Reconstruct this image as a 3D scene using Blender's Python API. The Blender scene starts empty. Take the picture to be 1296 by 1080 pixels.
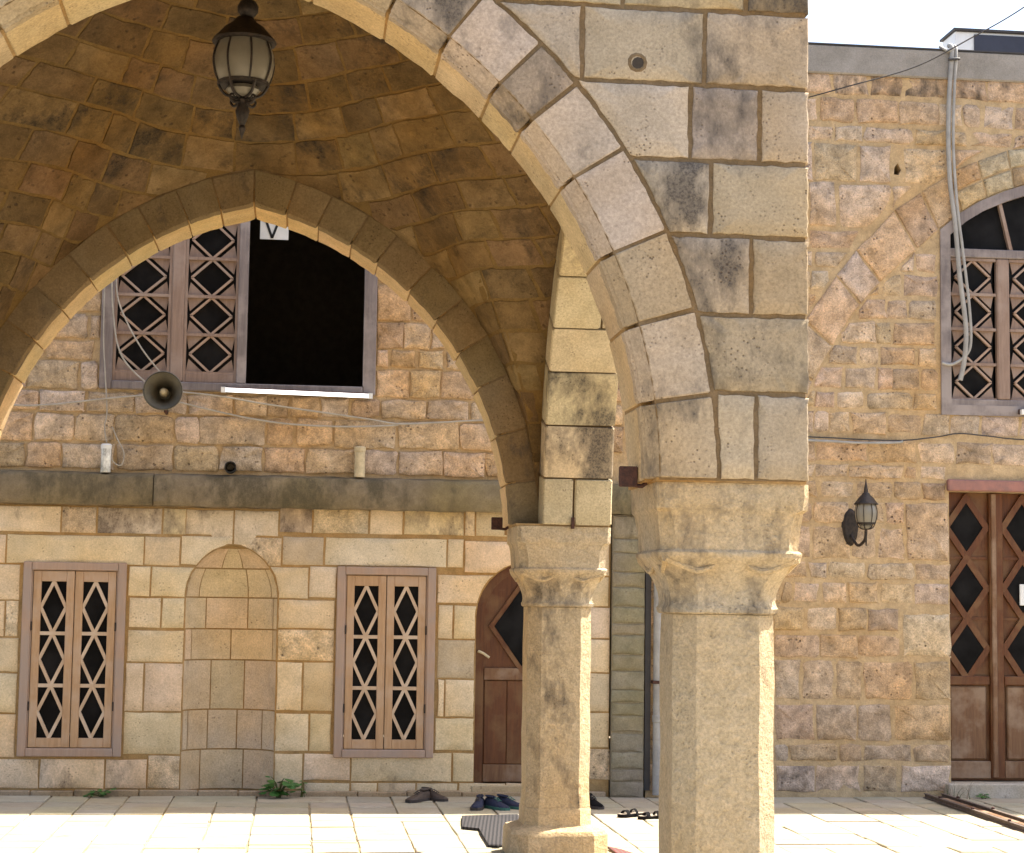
# Stone courtyard: arched portico in front of an old stone building, hard midday sun.
# Axes: X along the walls (right), Y into the courtyard (away from the viewer), Z up; metres.
import bpy, bmesh, math, random
from math import sin, cos, pi, sqrt, radians, atan2, acos, hypot
from mathutils import Vector, Matrix, noise
from mathutils.geometry import tessellate_polygon
random.seed(11)
S = bpy.context.scene
COL = S.collection

# ------------------------------------------------------------------ camera, sky, sun, exposure
YAW, PITCH, ROLL = .1147, .0928, .0139
fw = Vector((sin(YAW)*cos(PITCH), cos(YAW)*cos(PITCH), sin(PITCH)))
rt0 = Vector((cos(YAW), -sin(YAW), 0)); up0 = rt0.cross(fw)
rt = rt0*cos(ROLL) + up0*sin(ROLL); up = up0*cos(ROLL) - rt0*sin(ROLL)
cam = bpy.data.cameras.new('camera'); camo = bpy.data.objects.new('camera', cam); COL.objects.link(camo)
camo.matrix_world = Matrix(((rt.x, up.x, -fw.x, 0), (rt.y, up.y, -fw.y, 0), (rt.z, up.z, -fw.z, 1.6), (0, 0, 0, 1)))
cam.sensor_width = 36; cam.lens = 36*2337.55/1296; cam.clip_start = .1; cam.clip_end = 2000
S.camera = camo

SUN = Vector((.54, .19, 1.0)).normalized()
w = bpy.data.worlds.new('World'); S.world = w; w.use_nodes = True
wn = w.node_tree; bg = wn.nodes['Background']
sk = wn.nodes.new('ShaderNodeTexSky'); sk.sky_type = 'NISHITA'; sk.sun_disc = False
sk.sun_elevation = math.asin(SUN.z); sk.sun_rotation = atan2(SUN.x, SUN.y)
sk.air_density = 1.0; sk.dust_density = 3.5; sk.ozone_density = 1.0
wn.links.new(sk.outputs[0], bg.inputs[0]); bg.inputs[1].default_value = .11
sl = bpy.data.lights.new('sun', 'SUN'); sl.energy = 4.6; sl.angle = radians(.55); sl.color = (1, .94, .83)
so = bpy.data.objects.new('sun', sl); COL.objects.link(so)
so.rotation_euler = SUN.to_track_quat('Z', 'Y').to_euler(); so.location = SUN*30
S.view_settings.view_transform = 'Standard'; S.view_settings.look = 'None'
S.view_settings.exposure = 1.88; S.view_settings.gamma = 1; S.view_settings.use_curve_mapping = False
S.render.engine = 'CYCLES'
S.cycles.max_bounces = 8; S.cycles.diffuse_bounces = 6

# ------------------------------------------------------------------ material helpers
def nd(nt, t, ins=None, **props):
    n = nt.nodes.new('ShaderNode'+t)
    for k, v in props.items(): setattr(n, k, v)
    for k, v in (ins or {}).items():
        if hasattr(v, 'is_output') or isinstance(v, bpy.types.NodeSocket): nt.links.new(v, n.inputs[k])
        else: n.inputs[k].default_value = v
    return n
def mixc(nt, f, a, b, mode='MIX'):
    n = nt.nodes.new('ShaderNodeMix'); n.data_type = 'RGBA'; n.blend_type = mode; n.clamp_factor = True
    for i, v in ((0, f), (6, a), (7, b)):
        if isinstance(v, bpy.types.NodeSocket): nt.links.new(v, n.inputs[i])
        else: n.inputs[i].default_value = v if i == 0 else (*v, 1)[:4]
    return n.outputs[2]
def mth(nt, op, a, b=0.0, clamp=False):
    n = nt.nodes.new('ShaderNodeMath'); n.operation = op; n.use_clamp = clamp
    for i, v in ((0, a), (1, b)):
        if isinstance(v, bpy.types.NodeSocket): nt.links.new(v, n.inputs[i])
        else: n.inputs[i].default_value = v
    return n.outputs[0]
def rng(nt, v, a, b, c, d):
    n = nt.nodes.new('ShaderNodeMapRange')
    for i, x in enumerate((v, a, b, c, d)):
        if isinstance(x, bpy.types.NodeSocket): nt.links.new(x, n.inputs[i])
        else: n.inputs[i].default_value = x
    return n.outputs[0]
def base_mat(name):
    m = bpy.data.materials.new(name); m.use_nodes = True
    nt = m.node_tree; return m, nt, nt.nodes['Principled BSDF']
def noisef(nt, vec, scale, detail=4, rough=.55):
    return nd(nt, 'TexNoise', {'Vector': vec, 'Scale': scale, 'Detail': detail, 'Roughness': rough}).outputs[0]

def stone_mat(name, col=None, stain=(.055, .047, .042), tint=(1.1, .93, .66), pits=.6, pit_scale=30, bump=.5, dist=.02,
              fine=(.80, 1.12), mid=(.72, 1.2), coarse=5.0, grime=.0):
    """weathered stone; object colour = its tone, object alpha = how stained it is"""
    m, nt, b = base_mat(name)
    tc = nd(nt, 'TexCoord').outputs['Object']; oi = nd(nt, 'ObjectInfo')
    off = nd(nt, 'CombineXYZ', {0: mth(nt, 'MULTIPLY', oi.outputs['Random'], 37.), 1: mth(nt, 'MULTIPLY', oi.outputs['Random'], 11.), 2: mth(nt, 'MULTIPLY', oi.outputs['Random'], 23.)}).outputs[0]
    gv = nd(nt, 'VectorMath', {0: tc, 1: off}, operation='ADD').outputs[0]
    big = noisef(nt, tc, 1.3, 3); midn = noisef(nt, gv, coarse, 9, .68); fin = noisef(nt, gv, 85, 4, .7)
    base = oi.outputs['Color'] if col is None else None
    if base is None:
        base = nd(nt, 'RGB').outputs[0]; base.default_value = (*col, 1)
    tinted = mixc(nt, 1.0, base, tint, 'MULTIPLY')
    c = mixc(nt, rng(nt, big, .42, .66, 0, .85), base, tinted)
    k = nd(nt, 'CombineColor', {0: rng(nt, midn, .3, .7, *mid), 1: rng(nt, midn, .3, .7, *mid), 2: rng(nt, midn, .3, .7, mid[0]*.96, mid[1])}).outputs[0]
    c = mixc(nt, 1.0, c, k, 'MULTIPLY')
    f = rng(nt, fin, .3, .7, *fine); kf = nd(nt, 'CombineColor', {0: f, 1: f, 2: f}).outputs[0]
    c = mixc(nt, 1.0, c, kf, 'MULTIPLY')
    # weather stains with their own shape: streaks drawn out downwards
    sv = nd(nt, 'Mapping', {'Vector': tc, 'Scale': (1, 1, .55)}).outputs[0]
    sn = noisef(nt, sv, 3.1, 10, .74)
    amt = oi.outputs['Alpha'] if col is None else grime
    lo = mth(nt, 'SUBTRACT', .70, mth(nt, 'MULTIPLY', amt, .30))
    sm = rng(nt, sn, lo, mth(nt, 'ADD', lo, .13), 0, 1)
    sm = mth(nt, 'MULTIPLY', sm, rng(nt, fin, .3, .62, .45, .95), True)
    c = mixc(nt, sm, c, stain)
    # pits
    vo = nd(nt, 'TexVoronoi', {'Vector': gv, 'Scale': pit_scale, 'Randomness': 1.0}).outputs['Distance']
    pm = mth(nt, 'MULTIPLY', rng(nt, vo, .12, .3, 1, 0), rng(nt, noisef(nt, gv, 7, 3), .5, .66, 0, 1))
    c = mixc(nt, mth(nt, 'MULTIPLY', pm, pits), c, (.07, .045, .03))
    nt.links.new(c, b.inputs['Base Color'])
    b.inputs['Roughness'].default_value = .92; b.inputs['Specular IOR Level'].default_value = .18
    h = mth(nt, 'SUBTRACT', mth(nt, 'ADD', mth(nt, 'MULTIPLY', midn, 1.0), mth(nt, 'MULTIPLY', fin, .22)), mth(nt, 'MULTIPLY', pm, pits*.5))
    bp = nd(nt, 'Bump', {'Height': h, 'Strength': bump, 'Distance': dist})
    nt.links.new(bp.outputs[0], b.inputs['Normal'])
    return m
def plain_mat(name, col, rough=.6, metal=0., spec=.4, var=.25, scale=12, bump=.15, col2=None, emit=None):
    m, nt, b = base_mat(name)
    tc = nd(nt, 'TexCoord').outputs['Object']
    n = noisef(nt, tc, scale, 6, .65)
    c2 = col2 or tuple(x*(1-var) for x in col)
    c = mixc(nt, rng(nt, n, .38, .62, 0, 1), col, c2)
    nt.links.new(c, b.inputs['Base Color'])
    b.inputs['Roughness'].default_value = rough; b.inputs['Metallic'].default_value = metal
    b.inputs['Specular IOR Level'].default_value = spec
    if bump: nt.links.new(nd(nt, 'Bump', {'Height': n, 'Strength': bump, 'Distance': .01}).outputs[0], b.inputs['Normal'])
    if emit:
        b.inputs['Emission Color'].default_value = (*emit[0], 1); b.inputs['Emission Strength'].default_value = emit[1]
    return m
def wood_mat(name, col, col2, rough=.6, weather=None, vertical=True):
    m, nt, b = base_mat(name)
    tc = nd(nt, 'TexCoord').outputs['Object']; oi = nd(nt, 'ObjectInfo')
    off = mth(nt, 'MULTIPLY', oi.outputs['Random'], 9.)
    v = nd(nt, 'VectorMath', {0: tc, 1: nd(nt, 'CombineXYZ', {0: off, 1: off, 2: off}).outputs[0]}, operation='ADD').outputs[0]
    mp = nd(nt, 'Mapping', {'Vector': v, 'Scale': (14, 14, 1.2) if vertical else (1.2, 14, 14)}).outputs[0]
    g = noisef(nt, mp, 3.2, 7, .7); bl = noisef(nt, v, 3.5, 5, .6)
    c = mixc(nt, rng(nt, g, .35, .65, 0, 1), col, col2)
    if weather: c = mixc(nt, rng(nt, bl, .46, .62, 0, .85), c, weather)
    nt.links.new(c, b.inputs['Base Color']); b.inputs['Roughness'].default_value = rough
    b.inputs['Specular IOR Level'].default_value = .3
    nt.links.new(nd(nt, 'Bump', {'Height': g, 'Strength': .3, 'Distance': .006}).outputs[0], b.inputs['Normal'])
    return m
def glass_mat(name, col, rough=.12):
    m, nt, b = base_mat(name)
    tc = nd(nt, 'TexCoord').outputs['Object']
    n = noisef(nt, tc, 4, 4); nt.links.new(mixc(nt, rng(nt, n, .4, .65, 0, 1), col, tuple(x*1.8+.002 for x in col)), b.inputs['Base Color'])
    b.inputs['Roughness'].default_value = rough; b.inputs['Specular IOR Level'].default_value = .025
    return m

MT = {}
MT['dressed'] = stone_mat('dressed limestone', bump=.6, pits=.75, pit_scale=55, dist=.014, coarse=4.6, mid=(.80, 1.14), fine=(.70, 1.18), tint=(1.06, .96, .80))
MT['pillar'] = stone_mat('rough pillar limestone', bump=1.0, pits=.35, pit_scale=60, dist=.03, coarse=22, mid=(.82, 1.12), fine=(.70, 1.18), tint=(1.06, .95, .78))
MT['ashlar'] = stone_mat('clean-cut sandstone', bump=.45, pits=.5, pit_scale=36, dist=.014, coarse=5, mid=(.80, 1.14), fine=(.76, 1.14), tint=(1.05, .95, .76), stain=(.12, .085, .06))
MT['rubble'] = stone_mat('pitted sandstone rubble', bump=.95, pits=.8, pit_scale=26, dist=.04, coarse=9, mid=(.5, 1.42), fine=(.62, 1.25), tint=(1.05, .90, .66), stain=(.06, .05, .042))
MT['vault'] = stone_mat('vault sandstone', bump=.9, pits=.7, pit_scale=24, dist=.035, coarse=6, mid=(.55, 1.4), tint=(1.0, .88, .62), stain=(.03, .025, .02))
MT['mortar_dark'] = stone_mat('brown earth mortar', col=(.20, .14, .08), bump=.8, pits=.2, coarse=14, grime=.15)
MT['mortar_ochre'] = stone_mat('ochre mortar', col=(.50, .365, .215), bump=.9, pits=.2, coarse=10, tint=(1.0, .9, .75), grime=.12)
MT['mortar_thin'] = stone_mat('tan mortar', col=(.34, .225, .105), bump=.5, pits=.1, coarse=12, grime=.05)
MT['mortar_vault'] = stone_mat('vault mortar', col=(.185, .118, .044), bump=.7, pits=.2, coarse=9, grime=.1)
MT['moss'] = stone_mat('mossy stone', bump=.6, pits=.3, coarse=7, tint=(.97, .95, .72), stain=(.075, .064, .04))
MT['paving'] = stone_mat('worn paving stone', bump=.3, pits=.25, pit_scale=18, coarse=4, mid=(.86, 1.1), fine=(.88, 1.08), tint=(1.03, .98, .86), stain=(.2, .15, .09))
MT['joint'] = stone_mat('paving joint earth', col=(.33, .28, .20), bump=.6, pits=.2, grime=.25)
MT['concrete'] = stone_mat('grey concrete', col=(.30, .275, .25), bump=.4, pits=.2, coarse=3, tint=(.95, .95, .95), grime=.25)
MT['wood_tan'] = wood_mat('tan window wood', (.46, .295, .165), (.36, .215, .115), weather=(.44, .31, .215))
MT['wood_pink'] = wood_mat('faded frame wood', (.40, .275, .20), (.33, .22, .155), weather=(.32, .245, .20))
MT['wood_grey'] = wood_mat('weathered grey wood', (.23, .19, .175), (.15, .125, .12), weather=(.31, .265, .245))
MT['wood_rose'] = wood_mat('rosy lattice wood', (.29, .20, .15), (.21, .14, .105), weather=(.31, .23, .185))
MT['wood_bar'] = wood_mat('paler glazing-bar wood', (.50, .36, .24), (.42, .29, .19), weather=(.55, .43, .32))
MT['rail'] = plain_mat('grey-brown rail steel', (.14, .10, .078), rough=.8, var=.4, scale=30, bump=.3)
MT['wood_door'] = wood_mat('brown door wood', (.13, .045, .013), (.085, .028, .009), rough=.5, weather=(.16, .08, .032))
MT['wood_board'] = wood_mat('sun-bleached door panel', (.20, .105, .05), (.13, .062, .03), weather=(.28, .19, .125))
MT['glass'] = glass_mat('dark window glass', (.008, .0075, .0075), .22)
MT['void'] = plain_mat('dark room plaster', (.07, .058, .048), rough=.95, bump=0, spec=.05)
MT['iron'] = plain_mat('black lantern iron', (.018, .015, .014), rough=.55, metal=.3, var=.5, scale=40, col2=(.045, .033, .026))
MT['rust'] = plain_mat('rusted iron', (.085, .035, .022), rough=.85, var=.5, scale=60, bump=.4, col2=(.04, .018, .014))
MT['lamp_glass'] = plain_mat('dusty lantern glass', (.22, .20, .16), rough=.3, var=.15, scale=10, bump=0)
MT['white'] = plain_mat('white enamel', (.74, .74, .72), rough=.45, var=.08, bump=0)
MT['tube'] = plain_mat('white lamp tube', (.85, .85, .85), rough=.3, var=.02, bump=0, emit=((1, .98, .95), .9))
MT['pipe_white'] = plain_mat('white pipe plastic', (.36, .345, .32), rough=.6, var=.25, scale=9, bump=0)
MT['cable'] = plain_mat('pale cable sheath', (.40, .36, .30), rough=.6, var=.2, bump=0)
MT['cable_dark'] = plain_mat('dark wire', (.05, .045, .045), rough=.6, bump=0)
MT['horn'] = plain_mat('weathered horn metal', (.15, .135, .10), rough=.6, var=.3, scale=8, col2=(.10, .09, .07))
MT['cream'] = plain_mat('cream plaster', (.58, .48, .30), rough=.8, var=.3, scale=20)
MT['black'] = plain_mat('black rubber', (.012, .012, .012), rough=.6, bump=0)
MT['leaf'] = plain_mat('weed leaf', (.055, .15, .025), rough=.5, var=.35, scale=30, bump=0)
MT['stem'] = plain_mat('weed stem', (.09, .11, .03), rough=.7, bump=0)
MT['panel_dark'] = plain_mat('dark rooftop panel', (.035, .035, .05), rough=.4, var=.2, scale=4, bump=0)
MT['lintel'] = plain_mat('painted red stone', (.33, .155, .125), rough=.85, var=.3, scale=14, bump=.4, col2=(.24, .13, .11))

# ------------------------------------------------------------------ mesh helpers
def obj(name, verts, faces, mat, parent=None, color=None, sharp=35, recalc=False, kind=None):
    me = bpy.data.meshes.new(name); me.from_pydata([tuple(v) for v in verts], [], faces)
    if recalc:
        bm = bmesh.new(); bm.from_mesh(me); bmesh.ops.recalc_face_normals(bm, faces=bm.faces); bm.to_mesh(me); bm.free()
    if sharp:
        me.polygons.foreach_set('use_smooth', [True]*len(me.polygons)); me.set_sharp_from_angle(angle=radians(sharp))
    me.materials.append(MT[mat]); me.update()
    o = bpy.data.objects.new(name, me); COL.objects.link(o)
    if color: o.color = color
    if kind: o['kind'] = kind
    if parent is not None:
        o.parent = parent
        if parent.type == 'EMPTY':
            o.matrix_parent_inverse = (Matrix.Translation(parent.location) @ parent.rotation_euler.to_matrix().to_4x4()).inverted()
    return o
def thing(name, label, cat, loc=(0, 0, 0), group=None, rz=0):
    o = bpy.data.objects.new(name, None); COL.objects.link(o); o.location = loc; o.rotation_euler = (0, 0, rz)
    o.empty_display_size = .2; return tag(o, label, cat, group)
def tag(o, label, cat, group=None):
    o['label'] = label; o['category'] = cat
    if group: o['group'] = group
    return o
def hue(c, v=.1, a=0., sh=.04):
    k = 1+random.uniform(-v, v); return (c[0]*k*(1+random.uniform(-sh, sh)), c[1]*k, c[2]*k*(1+random.uniform(-sh, sh)*1.6), max(0, min(1, a)))

class MB:
    """collects boxes, bars, tubes and turned shapes into one mesh"""
    def __init__(s): s.v = []; s.f = []
    def add(s, vs, fs):
        n = len(s.v); s.v += [tuple(x) for x in vs]; s.f += [tuple(i+n for i in f) for f in fs]; return s
    def box(s, x0, x1, y0, y1, z0, z1, b=0.):
        if b <= 0:
            return s.add([(x0,y0,z0),(x1,y0,z0),(x1,y1,z0),(x0,y1,z0),(x0,y0,z1),(x1,y0,z1),(x1,y1,z1),(x0,y1,z1)],
                  [(0,3,2,1),(4,5,6,7),(0,1,5,4),(1,2,6,5),(2,3,7,6),(3,0,4,7)])
        bm = bmesh.new(); bmesh.ops.create_cube(bm, size=1)
        for v in bm.verts: v.co = Vector(((x0+x1)/2+v.co.x*(x1-x0), (y0+y1)/2+v.co.y*(y1-y0), (z0+z1)/2+v.co.z*(z1-z0)))
        bmesh.ops.bevel(bm, geom=bm.edges[:], offset=b, segments=1, affect='EDGES', clamp_overlap=True)
        bm.verts.index_update(); s.add([v.co for v in bm.verts], [[v.index for v in f.verts] for f in bm.faces]); bm.free(); return s
    def bar(s, p0, p1, w, y0, y1):
        """a straight stick in a wall plane: p0,p1 are (x,z), w its width, from y0 to y1"""
        d = Vector((p1[0]-p0[0], p1[1]-p0[1])).normalized(); n = Vector((-d.y, d.x))*w/2
        c = [(p0[0]+n.x, p0[1]+n.y), (p0[0]-n.x, p0[1]-n.y), (p1[0]-n.x, p1[1]-n.y), (p1[0]+n.x, p1[1]+n.y)]
        return s.add([(a, y0, b) for a, b in c]+[(a, y1, b) for a, b in c], [(0,1,2,3),(7,6,5,4),(0,4,5,1),(1,5,6,2),(2,6,7,3),(3,7,4,0)])
    def tube(s, pts, r, n=7, smooth=0, taper=None):
        P = [Vector(p) for p in pts]
        if smooth:
            Q = []
            for i in range(len(P)-1):
                a, b, c, d = P[max(i-1, 0)], P[i], P[i+1], P[min(i+2, len(P)-1)]
                for k in range(smooth):
                    t = k/smooth
                    Q.append(.5*((2*b)+(c-a)*t+(2*a-5*b+4*c-d)*t*t+(3*b-a-3*c+d)*t**3))
            P = Q+[P[-1]]
        rings = []; ref = Vector((.31, .87, .39))
        for i, p in enumerate(P):
            t = (P[min(i+1, len(P)-1)]-P[max(i-1, 0)]).normalized()
            u = t.cross(ref).normalized(); v = t.cross(u)
            rr = r if taper is None else r*(1+(taper-1)*i/(len(P)-1))
            rings.append([p+(u*cos(2*pi*k/n)+v*sin(2*pi*k/n))*rr for k in range(n)])
        vs = [x for R_ in rings for x in R_]; fs = []
        for i in range(len(rings)-1):
            for k in range(n): fs.append((i*n+k, i*n+(k+1) % n, (i+1)*n+(k+1) % n, (i+1)*n+k))
        fs.append(tuple(range(n))[::-1]); fs.append(tuple((len(rings)-1)*n+k for k in range(n)))
        return s.add(vs, fs)
    def lathe(s, prof, c, n=16, axis='Z', facet=0., caps=True):
        vs = []; fs = []
        for r, h in prof:
            for k in range(n):
                a = 2*pi*(k+facet)/n
                p = (r*cos(a), r*sin(a), h)
                if axis == 'Y': p = (p[0], p[2], p[1])
                vs.append(Vector(p)+Vector(c))
        for i in range(len(prof)-1):
            for k in range(n): fs.append((i*n+k, i*n+(k+1) % n, (i+1)*n+(k+1) % n, (i+1)*n+k))
        if caps and prof[0][0] > 1e-4: fs.append(tuple(range(n))[::-1])
        if caps and prof[-1][0] > 1e-4: fs.append(tuple((len(prof)-1)*n+k for k in range(n)))
        return s.add(vs, fs)
    def build(s, name, mat, parent=None, color=None, sharp=35, recalc=True, kind=None):
        return obj(name, s.v, s.f, mat, parent, color, sharp, recalc, kind)

def ccw(p):
    a = sum(p[i][0]*p[(i+1) % len(p)][1]-p[(i+1) % len(p)][0]*p[i][1] for i in range(len(p)))
    return list(p) if a > 0 else list(p)[::-1]
def shrink(p, g):
    p = ccw(p); n = len(p); out = []
    for i in range(n):
        a, b, c = Vector(p[i-1]), Vector(p[i]), Vector(p[(i+1) % n])
        d1 = (b-a).normalized(); d2 = (c-b).normalized()
        n1 = Vector((-d1.y, d1.x)); n2 = Vector((-d2.y, d2.x)); m = n1+n2
        m = m/max(.35, m.length_squared)*2 if m.length > 1e-6 else n1
        out.append(b+m*g)
    return out
def clip(p, pt, nrm):
    """keep the side of the line through pt that nrm points to"""
    out = []
    for i in range(len(p)):
        a, b = Vector(p[i]), Vector(p[(i+1) % len(p)])
        da, db = (a-pt).dot(nrm), (b-pt).dot(nrm)
        if da >= 0: out.append(a)
        if (da > 0) != (db > 0) and abs(da-db) > 1e-9: out.append(a+(b-a)*(da/(da-db)))
    return out
def area(p): return abs(sum(p[i][0]*p[(i+1) % len(p)][1]-p[(i+1) % len(p)][0]*p[i][1] for i in range(len(p))))/2

def stone(name, parent, poly, fr, mat, color, gap=.008, front=.015, back=.03, bev=.012, jit=.004, rnd=0., lump=.004, step=.14):
    """one block: poly in the wall plane, fr(u, v, d) places it, d is how far it stands out of the joint"""
    p = shrink(poly, gap); pts = []
    n = len(p)
    for i in range(n):
        a, b = p[i], p[(i+1) % n]; L = (b-a).length
        if L < 1e-4: continue
        d = (b-a)/L; r = min(rnd*random.uniform(.6, 1.4), L*.3)
        k = max(1, min(14, round((L-2*r)/step)))
        for j in range(k+1):
            if r < 1e-5 and j == k: continue
            q = a+d*(r+(L-2*r)*j/k); nn = Vector((-d.y, d.x))
            pts.append(q+nn*random.uniform(-jit*.3, jit*1.7)+d*random.uniform(-jit, jit)*.5)
    m = len(pts); c = sum(pts, Vector((0, 0)))/m
    vs = []; fs = []
    tilt = Vector((random.uniform(-1, 1), random.uniform(-1, 1)))*lump*2
    for q in pts: vs.append(fr(q.x, q.y, -back))
    for q in pts: vs.append(fr(q.x, q.y, front-bev*random.uniform(.7, 1.1)))
    for q in pts:
        dd = c-q; e = q+dd.normalized()*min(bev*random.uniform(.8, 1.5), dd.length*.5)
        vs.append(fr(e.x, e.y, front+(e-c).dot(tilt)+random.uniform(-lump, lump)*.6))
    for q in pts:
        e = c+(q-c)*.52; vs.append(fr(e.x, e.y, front+(e-c).dot(tilt)+lump*.6+random.uniform(-lump, lump)))
    vs.append(fr(c.x, c.y, front+lump*.8+random.uniform(-lump, lump)))
    for k in range(3):
        for i in range(m): fs.append((k*m+i, k*m+(i+1) % m, (k+1)*m+(i+1) % m, (k+1)*m+i))
    for i in range(m): fs.append((3*m+i, 3*m+(i+1) % m, 4*m))
    fs.append(tuple(range(m))[::-1])
    return obj(name, vs, fs, mat, parent, color, sharp=50, recalc=True)

def prism(name, parent, outer, holes, fr, t0, t1, mat, color=None, cap_back=True):
    """a thick sheet with openings; outer and holes are outlines in the wall plane"""
    loops = [[Vector((a, b, 0)) for a, b in ccw(outer)]]+[[Vector((a, b, 0)) for a, b in ccw(h)] for h in holes]
    flat = [v for l in loops for v in l]; N_ = len(flat)
    tri = tessellate_polygon(loops)
    vs = [fr(v.x, v.y, t0) for v in flat]+[fr(v.x, v.y, t1) for v in flat]
    fs = [tuple(t) for t in tri]+([tuple(i+N_ for i in t)[::-1] for t in tri] if cap_back else [])
    s = 0
    for l in loops:
        n = len(l)
        for i in range(n): fs.append((s+i, s+(i+1) % n, N_+s+(i+1) % n, N_+s+i))
        s += n
    return obj(name, vs, fs, mat, parent, color, sharp=30, recalc=True)

def wedge(name, parent, mp, c, a0, a1, r0, r1, t0, t1, mat, color, gap=.01, chamfer=0., bev=.01, jit=.003, n=3, smin=None):
    """an arch stone: mp(s, z, t) places span, height and thickness"""
    if chamfer:
        sec = [(r1, t0), (r0+chamfer, t0), (r0+chamfer*.22, t0+chamfer*1.15), (r0+chamfer*.42, t0+chamfer*1.3), (r0+.002, t0+chamfer*1.5), (r0, t1), (r1, t1)]
    else:
        sec = [(r1, t0), (r0+bev, t0), (r0, t0+bev), (r0, t1-bev), (r0+bev, t1), (r1, t1)]
    rm = (r0+r1)/2; g = gap/rm; e = bev/rm
    A = [a0+g, a0+g+e]+[a0+g+e+(a1-a0-2*g-2*e)*k/n for k in range(1, n)]+[a1-g-e, a1-g]
    m = len(sec); cs = sum(p[0] for p in sec)/m; ct = sum(p[1] for p in sec)/m; vs = []; fs = []
    for i, a in enumerate(A):
        end = i in (0, len(A)-1)
        for r, t in sec:
            if end:
                q = Vector((cs-r, ct-t)); q = q.normalized()*min(bev, q.length*.4); r, t = r+q.x, t+q.y
            r += random.uniform(-jit, jit); t += random.uniform(-jit, jit)*.5; aa = a+random.uniform(-jit, jit)/rm
            sx = c[0]+r*cos(aa)
            vs.append(mp(sx if smin is None else max(sx, smin), c[1]+r*sin(aa), t))
    for i in range(len(A)-1):
        for k in range(m): fs.append((i*m+k, i*m+(k+1) % m, (i+1)*m+(k+1) % m, (i+1)*m+k))
    fs.append(tuple(range(m))[::-1]); fs.append(tuple((len(A)-1)*m+k for k in range(m)))
    return obj(name, vs, fs, mat, parent, color, sharp=32, recalc=True)

# ------------------------------------------------------------------ measured layout (metres)
W = 15.108                       # plane of the courtyard wall
F, BK = 6.887, 12.220            # front and back face of the portico
XL, XR = -2.600, 1.950           # its left and right face
AX, CY = -.325, 9.465            # arch axis, middle of the bay
ZS = 2.057                       # springing height
OFF, RA = .43, 2.067             # pointed arch: centre offset and radius
XI, YI0, YI1 = 1.513, 7.324, 11.606   # vault inner edges
TOP = 5.66
UPROWS = [(4.40, 4.72, None), (4.72, 5.04, None), (5.04, 5.36, None), (5.36, TOP, None)]
# clean-cut blocks of the lower wall, each (left, right, bottom, top) in metres
ASHLAR = [
  (-3.21,-2.63,2.07,2.29),(-2.63,-1.88,2.07,2.29),(-1.88,-1.60,2.07,2.29),(-1.60,-1.08,2.07,2.29),
  (-1.08,-0.89,2.07,2.29),(-0.15,0.12,2.10,2.34),(0.12,0.58,2.10,2.34),(0.58,0.86,2.10,2.34),(0.86,1.36,2.10,2.34),
  (1.36,1.45,2.10,2.34),(1.45,1.80,2.10,2.34),(1.80,2.22,2.10,2.34),(2.22,2.57,2.10,2.34),(-3.20,-2.72,1.82,2.06),
  (-2.72,-2.30,1.82,2.06),(-2.30,-1.22,1.82,2.06),(-1.22,-0.93,1.82,2.06),(-0.12,0.22,1.84,2.08),
  (0.22,1.22,1.84,2.08),(1.22,1.36,1.84,2.08),(-1.34,-1.16,1.57,1.82),(-1.33,-1.07,1.32,1.57),(-1.34,-1.19,0.66,1.05),
  (-3.13,-2.52,0.05,0.29),(-2.52,-1.98,0.05,0.29),(-1.98,-1.47,0.05,0.29),(-1.47,-1.14,0.05,0.29),
  (0.10,0.33,1.58,1.84),(0.07,0.32,0.67,1.07),(0.13,0.31,0.35,0.66),(0.09,0.47,0.12,0.34),(-3.19,-2.64,1.53,1.82),
  (-2.64,-2.18,1.53,1.82),(-3.18,-2.75,1.24,1.53),(-2.75,-2.29,1.24,1.53),(-2.29,-2.18,1.24,1.53),
  (-3.17,-2.50,0.96,1.24),(-2.50,-2.17,0.96,1.24),(-3.15,-2.67,0.64,0.96),(-2.67,-2.33,0.64,0.96),
  (-2.33,-2.17,0.64,0.96),(-3.14,-2.48,0.29,0.64),(-2.48,-2.17,0.29,0.64),(1.15,1.28,1.26,1.54),(1.16,1.22,0.63,0.94),
  (0.47,1.29,0.11,0.35),(1.29,1.47,0.11,0.35),(0.10,0.47,0.02,0.11),(0.47,0.69,0.02,0.11),(0.69,1.00,0.02,0.11),
  (1.00,1.34,0.02,0.11),(1.34,1.73,0.02,0.11),(1.73,2.05,0.02,0.11),(2.05,2.41,0.02,0.11),(2.39,2.58,1.28,1.54),
  (2.39,2.58,1.00,1.28),(2.40,2.58,0.68,1.00),(2.40,2.58,0.39,0.68),(2.40,2.59,0.13,0.39),
]
NICHE_LEFT = [(-0.93,1.83,2.07),(-1.16,1.57,1.82),(-1.07,1.32,1.57),(-1.33,1.05,1.31),(-1.19,0.66,1.05),(-1.34,0.32,0.66),(-1.14,0.05,0.32)]
NICHE_RIGHT = [(-0.12,1.83,2.07),(0.10,1.57,1.83),(0.32,1.33,1.57),(0.32,1.07,1.33),(0.07,0.67,1.07),(0.13,0.35,0.66),(0.09,0.05,0.34)]
DOOR_LEFT = [(1.36,1.80,2.07),(1.14,1.55,1.79),(1.28,1.26,1.54),(1.15,0.94,1.26),(1.22,0.63,0.94),(1.14,0.36,0.63)]
DOOR_RIGHT = [(2.57,1.79,2.08),(2.57,1.54,1.79)]
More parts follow.
